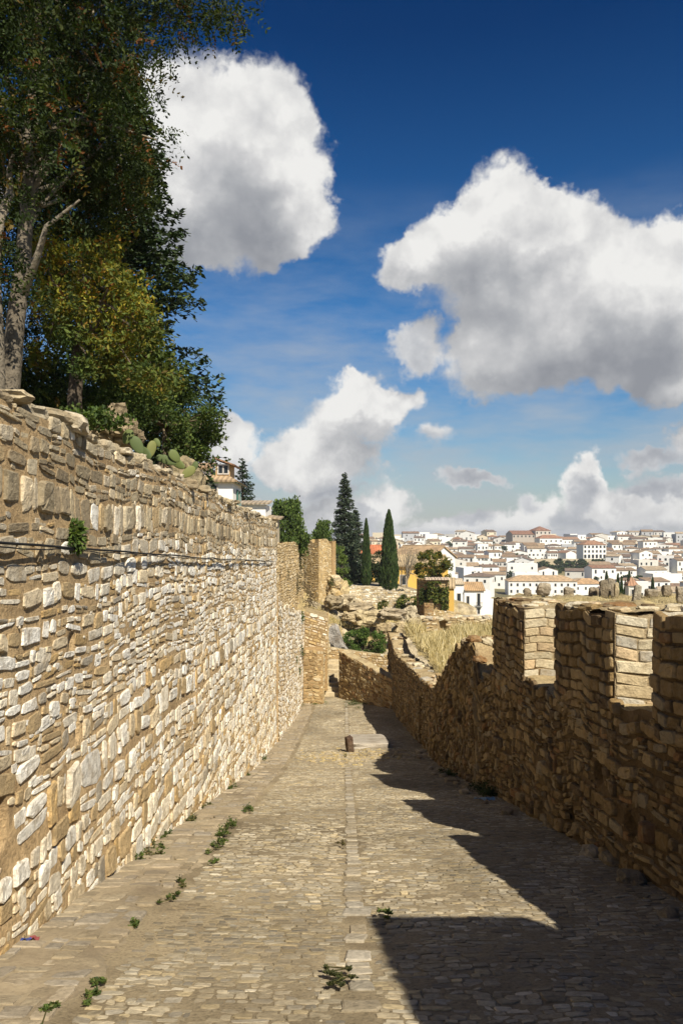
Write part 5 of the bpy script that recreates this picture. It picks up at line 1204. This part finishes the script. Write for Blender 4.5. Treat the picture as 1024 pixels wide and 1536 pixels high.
# the rest of the sky: loose cumulus all round
rs_ = random.Random(5)
BL2 = []
for k in range(2):
    a = rs_.uniform(40, 320); e = rs_.uniform(4, 55); s_ = rs_.uniform(5, 11); BL2.append((math.radians(a), math.radians(e), math.radians(s_*1.3), math.radians(s_*.8), .9))
grp = bpy.data.node_groups.new('cloud_field', 'ShaderNodeTree')
grp.interface.new_socket('P', in_out='INPUT', socket_type='NodeSocketVector'); grp.interface.new_socket('F', in_out='OUTPUT', socket_type='NodeSocketFloat')
G = NT(grp); gi = G('NodeGroupInput'); go = G('NodeGroupOutput'); acc = None
lst = []
for px, py, rx, ry, w in BL:
    a, e = ang(px, py); lst.append((a, e, rx/F*math.cos(a)*1.04, ry/F*math.cos(e)*1.04, w))
for a, e, rx, ry, w in lst+BL2:
    if a > math.pi: a -= 2*math.pi
    mp = G('ShaderNodeMapping', {'Vector': gi.outputs[0], 'Location': (a, e, 0), 'Scale': (rx, ry, 1)}, vector_type='TEXTURE')
    gr = G('ShaderNodeTexGradient', {'Vector': mp.outputs[0]}, gradient_type='SPHERICAL').outputs[1]
    if w != 1: gr = G.math('MULTIPLY', gr, w)
    acc = gr if acc is None else G.math('ADD', acc, gr)
G.l.new(acc, go.inputs[0])
tc = T('ShaderNodeTexCoord').outputs['Generated']
sx = T('ShaderNodeSeparateXYZ', {0: tc})
az = T.math('ARCTAN2', sx.outputs[0], sx.outputs[1]); ele = T.math('ARCSINE', sx.outputs[2])
P0 = T('ShaderNodeCombineXYZ', {0: az, 1: ele, 2: 0.0}).outputs[0]
def noise(v, s, d=8, r=.6, out=0): return T('ShaderNodeTexNoise', {'Vector': v, 'Scale': s, 'Detail': d, 'Roughness': r}).outputs[out]
def vsub(v, k):
    q = T('ShaderNodeVectorMath', {0: v, 1: (.5, .5, .5)}, operation='SUBTRACT').outputs[0]
    return T('ShaderNodeVectorMath', {0: q, 'Scale': k}, operation='SCALE').outputs[0]
def vadd(p, q): return T('ShaderNodeVectorMath', {0: p, 1: q}, operation='ADD').outputs[0]
PW = vadd(vadd(P0, vsub(noise(tc, 8, 5, .6, 1), .13)), vsub(noise(tc, 28, 7, .65, 1), .036))
def field(p):
    n = T('ShaderNodeGroup'); n.node_tree = grp; T.l.new(p, n.inputs[0]); return n.outputs[0]
F0 = field(PW); FU = field(vadd(PW, (.016, .042, 0))); FD = field(vadd(vadd(P0, vsub(noise(tc, 8, 3, .5, 1), .10)), (.01, .085, 0)))
n1 = noise(tc, 18, 10, .62)
dens = T.math('ADD', T.math('MINIMUM', F0, .9), T.math('MULTIPLY', T.math('SUBTRACT', n1, .5), .75))
alpha = T('ShaderNodeMapRange', {0: dens, 1: .17, 2: .52}, interpolation_type='SMOOTHSTEP').outputs[0]
# the sun stands behind the viewer: thin tops stay white, the parts with much cloud above them go grey
thick = T('ShaderNodeMapRange', {0: FD, 1: .15, 2: 1.9}, interpolation_type='SMOOTHSTEP').outputs[0]
puff = T('ShaderNodeMapRange', {0: T.math('SUBTRACT', FU, F0), 1: -.45, 2: .5}).outputs[0]
sh = T.math('ADD', T.math('MULTIPLY', thick, .43), T.math('MULTIPLY_ADD', T.math('SUBTRACT', puff, .35), .40, .16))
bil = T.math('ADD', T.math('MULTIPLY', T.math('SUBTRACT', noise(tc, 11, 9, .62), .5), .75), T.math('MULTIPLY', T.math('SUBTRACT', noise(tc, 40, 6, .6), .5), .25))
vor = T('ShaderNodeTexVoronoi', {'Vector': vadd(tc, vsub(noise(tc, 24, 5, .6, 1), .05)), 'Scale': 20.0, 'Smoothness': .6}, feature='SMOOTH_F1').outputs[0]
vo2 = T('ShaderNodeTexVoronoi', {'Vector': vadd(tc, vsub(noise(tc, 50, 4, .6, 1), .03)), 'Scale': 46.0, 'Smoothness': .6}, feature='SMOOTH_F1').outputs[0]
lob = T.math('ADD', T.math('MULTIPLY', T.math('SUBTRACT', vor, .42), .40), T.math('MULTIPLY', T.math('SUBTRACT', vo2, .42), .22))
sh = T.math('ADD', T.math('ADD', sh, bil), lob, clamp=True)
ccol = T.ramp(sh, [(0.0, (12.4, 12.3, 12.0)), (.28, (8.8, 8.8, 8.9)), (.6, (6.2, 6.35, 6.65)), (1.0, (4.1, 4.3, 4.75))])
# thin cirrus
st_ = T('ShaderNodeMapping', {'Vector': P0, 'Rotation': (0, 0, .35), 'Scale': (3.2, 11, 1)}).outputs[0]
cir = T('ShaderNodeMapRange', {0: noise(st_, 1.6, 7, .6), 1: .38, 2: .74}).outputs[0]
lowm = T('ShaderNodeMapRange', {0: ele, 1: .42, 2: .10}).outputs[0]
cir = T.math('MULTIPLY', T.math('MULTIPLY', cir, lowm), 1.0)
hazeb = T('ShaderNodeMapRange', {0: ele, 1: .16, 2: -.01}, interpolation_type='SMOOTHSTEP').outputs[0]
sk = T('ShaderNodeHueSaturation', {'Saturation': 1.38, 'Value': 1.0, 'Color': sky.outputs[0]}).outputs[0]
polar = T.ramp(T('ShaderNodeMapRange', {0: ele, 1: 0.0, 2: .75}).outputs[0], [(0, (1.1, 1.15, 1.25)), (.35, (.95, 1.18, 1.36)), (.75, (.25, .50, .74)), (1, (.15, .36, .58))])
sk = T.mix(1.0, sk, polar, 'MULTIPLY')
sk = T.mix(T.math('MULTIPLY', hazeb, .38), sk, (6.4, 7.4, 8.4))
sk = T.mix(cir, sk, (6.5, 7.0, 7.6))
fin = T.mix(alpha, sk, ccol)
# a second, lower deck of small shaded blue-grey puffs
BL3 = [(708, 716, 50, 19, 1), (960, 702, 42, 20, 1), (608, 530, 52, 40, .8), (872, 752, 42, 26, .9), (772, 752, 36, 20, .8), (990, 736, 75, 18, .9), (495, 738, 110, 22, .9), (640, 668, 44, 26, .6), (930, 790, 80, 14, .9), (690, 775, 44, 18, .7), (560, 775, 55, 18, .7), (1010, 690, 40, 18, .8), (840, 782, 40, 18, .8)]
acc = None
for px, py, rx, ry, w in BL3:
    a, e = ang(px, py)
    mp = T('ShaderNodeMapping', {'Vector': PW, 'Location': (a, e, 0), 'Scale': (rx/F*1.1, ry/F*1.1, 1)}, vector_type='TEXTURE')
    gr = T.math('MULTIPLY', T('ShaderNodeTexGradient', {'Vector': mp.outputs[0]}, gradient_type='SPHERICAL').outputs[1], w)
    acc = gr if acc is None else T.math('ADD', acc, gr)
a3 = T('ShaderNodeMapRange', {0: T.math('ADD', acc, T.math('MULTIPLY', T.math('SUBTRACT', n1, .5), .6)), 1: .14, 2: .62}, interpolation_type='SMOOTHSTEP').outputs[0]
c3 = T.ramp(T.math('ADD', T.math('ADD', T.math('MULTIPLY', T.math('SUBTRACT', acc, .2), .5), bil), lob, clamp=True), [(0, (8.4, 8.6, 9.0)), (.5, (5.0, 5.3, 5.9)), (1, (3.4, 3.8, 4.5))])
fin = T.mix(T.math('MULTIPLY', a3, .88), fin, c3)
T.l.new(fin, bg.inputs[0]); bg.inputs[1].default_value = .05

ld = bpy.data.lights.new('sun', 'SUN'); ld.energy = 5.0; ld.angle = R(.5); ld.color = (1.0, .91, .75)
lo = bpy.data.objects.new('sun', ld); C.objects.link(lo); lo.rotation_euler = SUN.to_track_quat('-Z', 'Y').to_euler(); lo.location = (10, -20, 30)
cd = bpy.data.cameras.new('camera'); cd.sensor_fit = 'AUTO'; cd.sensor_width = 36; cd.lens = 28; cd.clip_start = .1; cd.clip_end = 20000; cd.shift_y = 32/1536
co = bpy.data.objects.new('camera', cd); C.objects.link(co); co.location = (0, 0, 0); co.rotation_euler = (R(90), 0, 0)
S = bpy.context.scene; S.camera = co
S.view_settings.view_transform = 'Standard'; S.view_settings.look = 'None'; S.view_settings.exposure = .48; S.view_settings.gamma = 1
S.cycles.use_denoising = True; S.cycles.max_bounces = 5; S.cycles.diffuse_bounces = 2; S.cycles.transparent_max_bounces = 4
try: S.cycles.denoiser = 'OPENIMAGEDENOISE'
except Exception as e: print(e)

HAZE = .0002
if HAZE:
    mb = MB(); mb.box(-9300, -4300, -400, 9300, 9300, 20); hz = struct(mb.build('haze', []), 'stuff'); hz.data.materials.clear()
    m = bpy.data.materials.new('haze_air'); m.use_nodes = True; nt = m.node_tree; nt.nodes.remove(nt.nodes['Principled BSDF'])
    v = nt.nodes.new('ShaderNodeVolumePrincipled'); v.inputs['Color'].default_value = (.86, .91, 1, 1); v.inputs['Density'].default_value = HAZE
    nt.links.new(v.outputs[0], nt.nodes['Material Output'].inputs['Volume']); hz.data.materials.append(m)
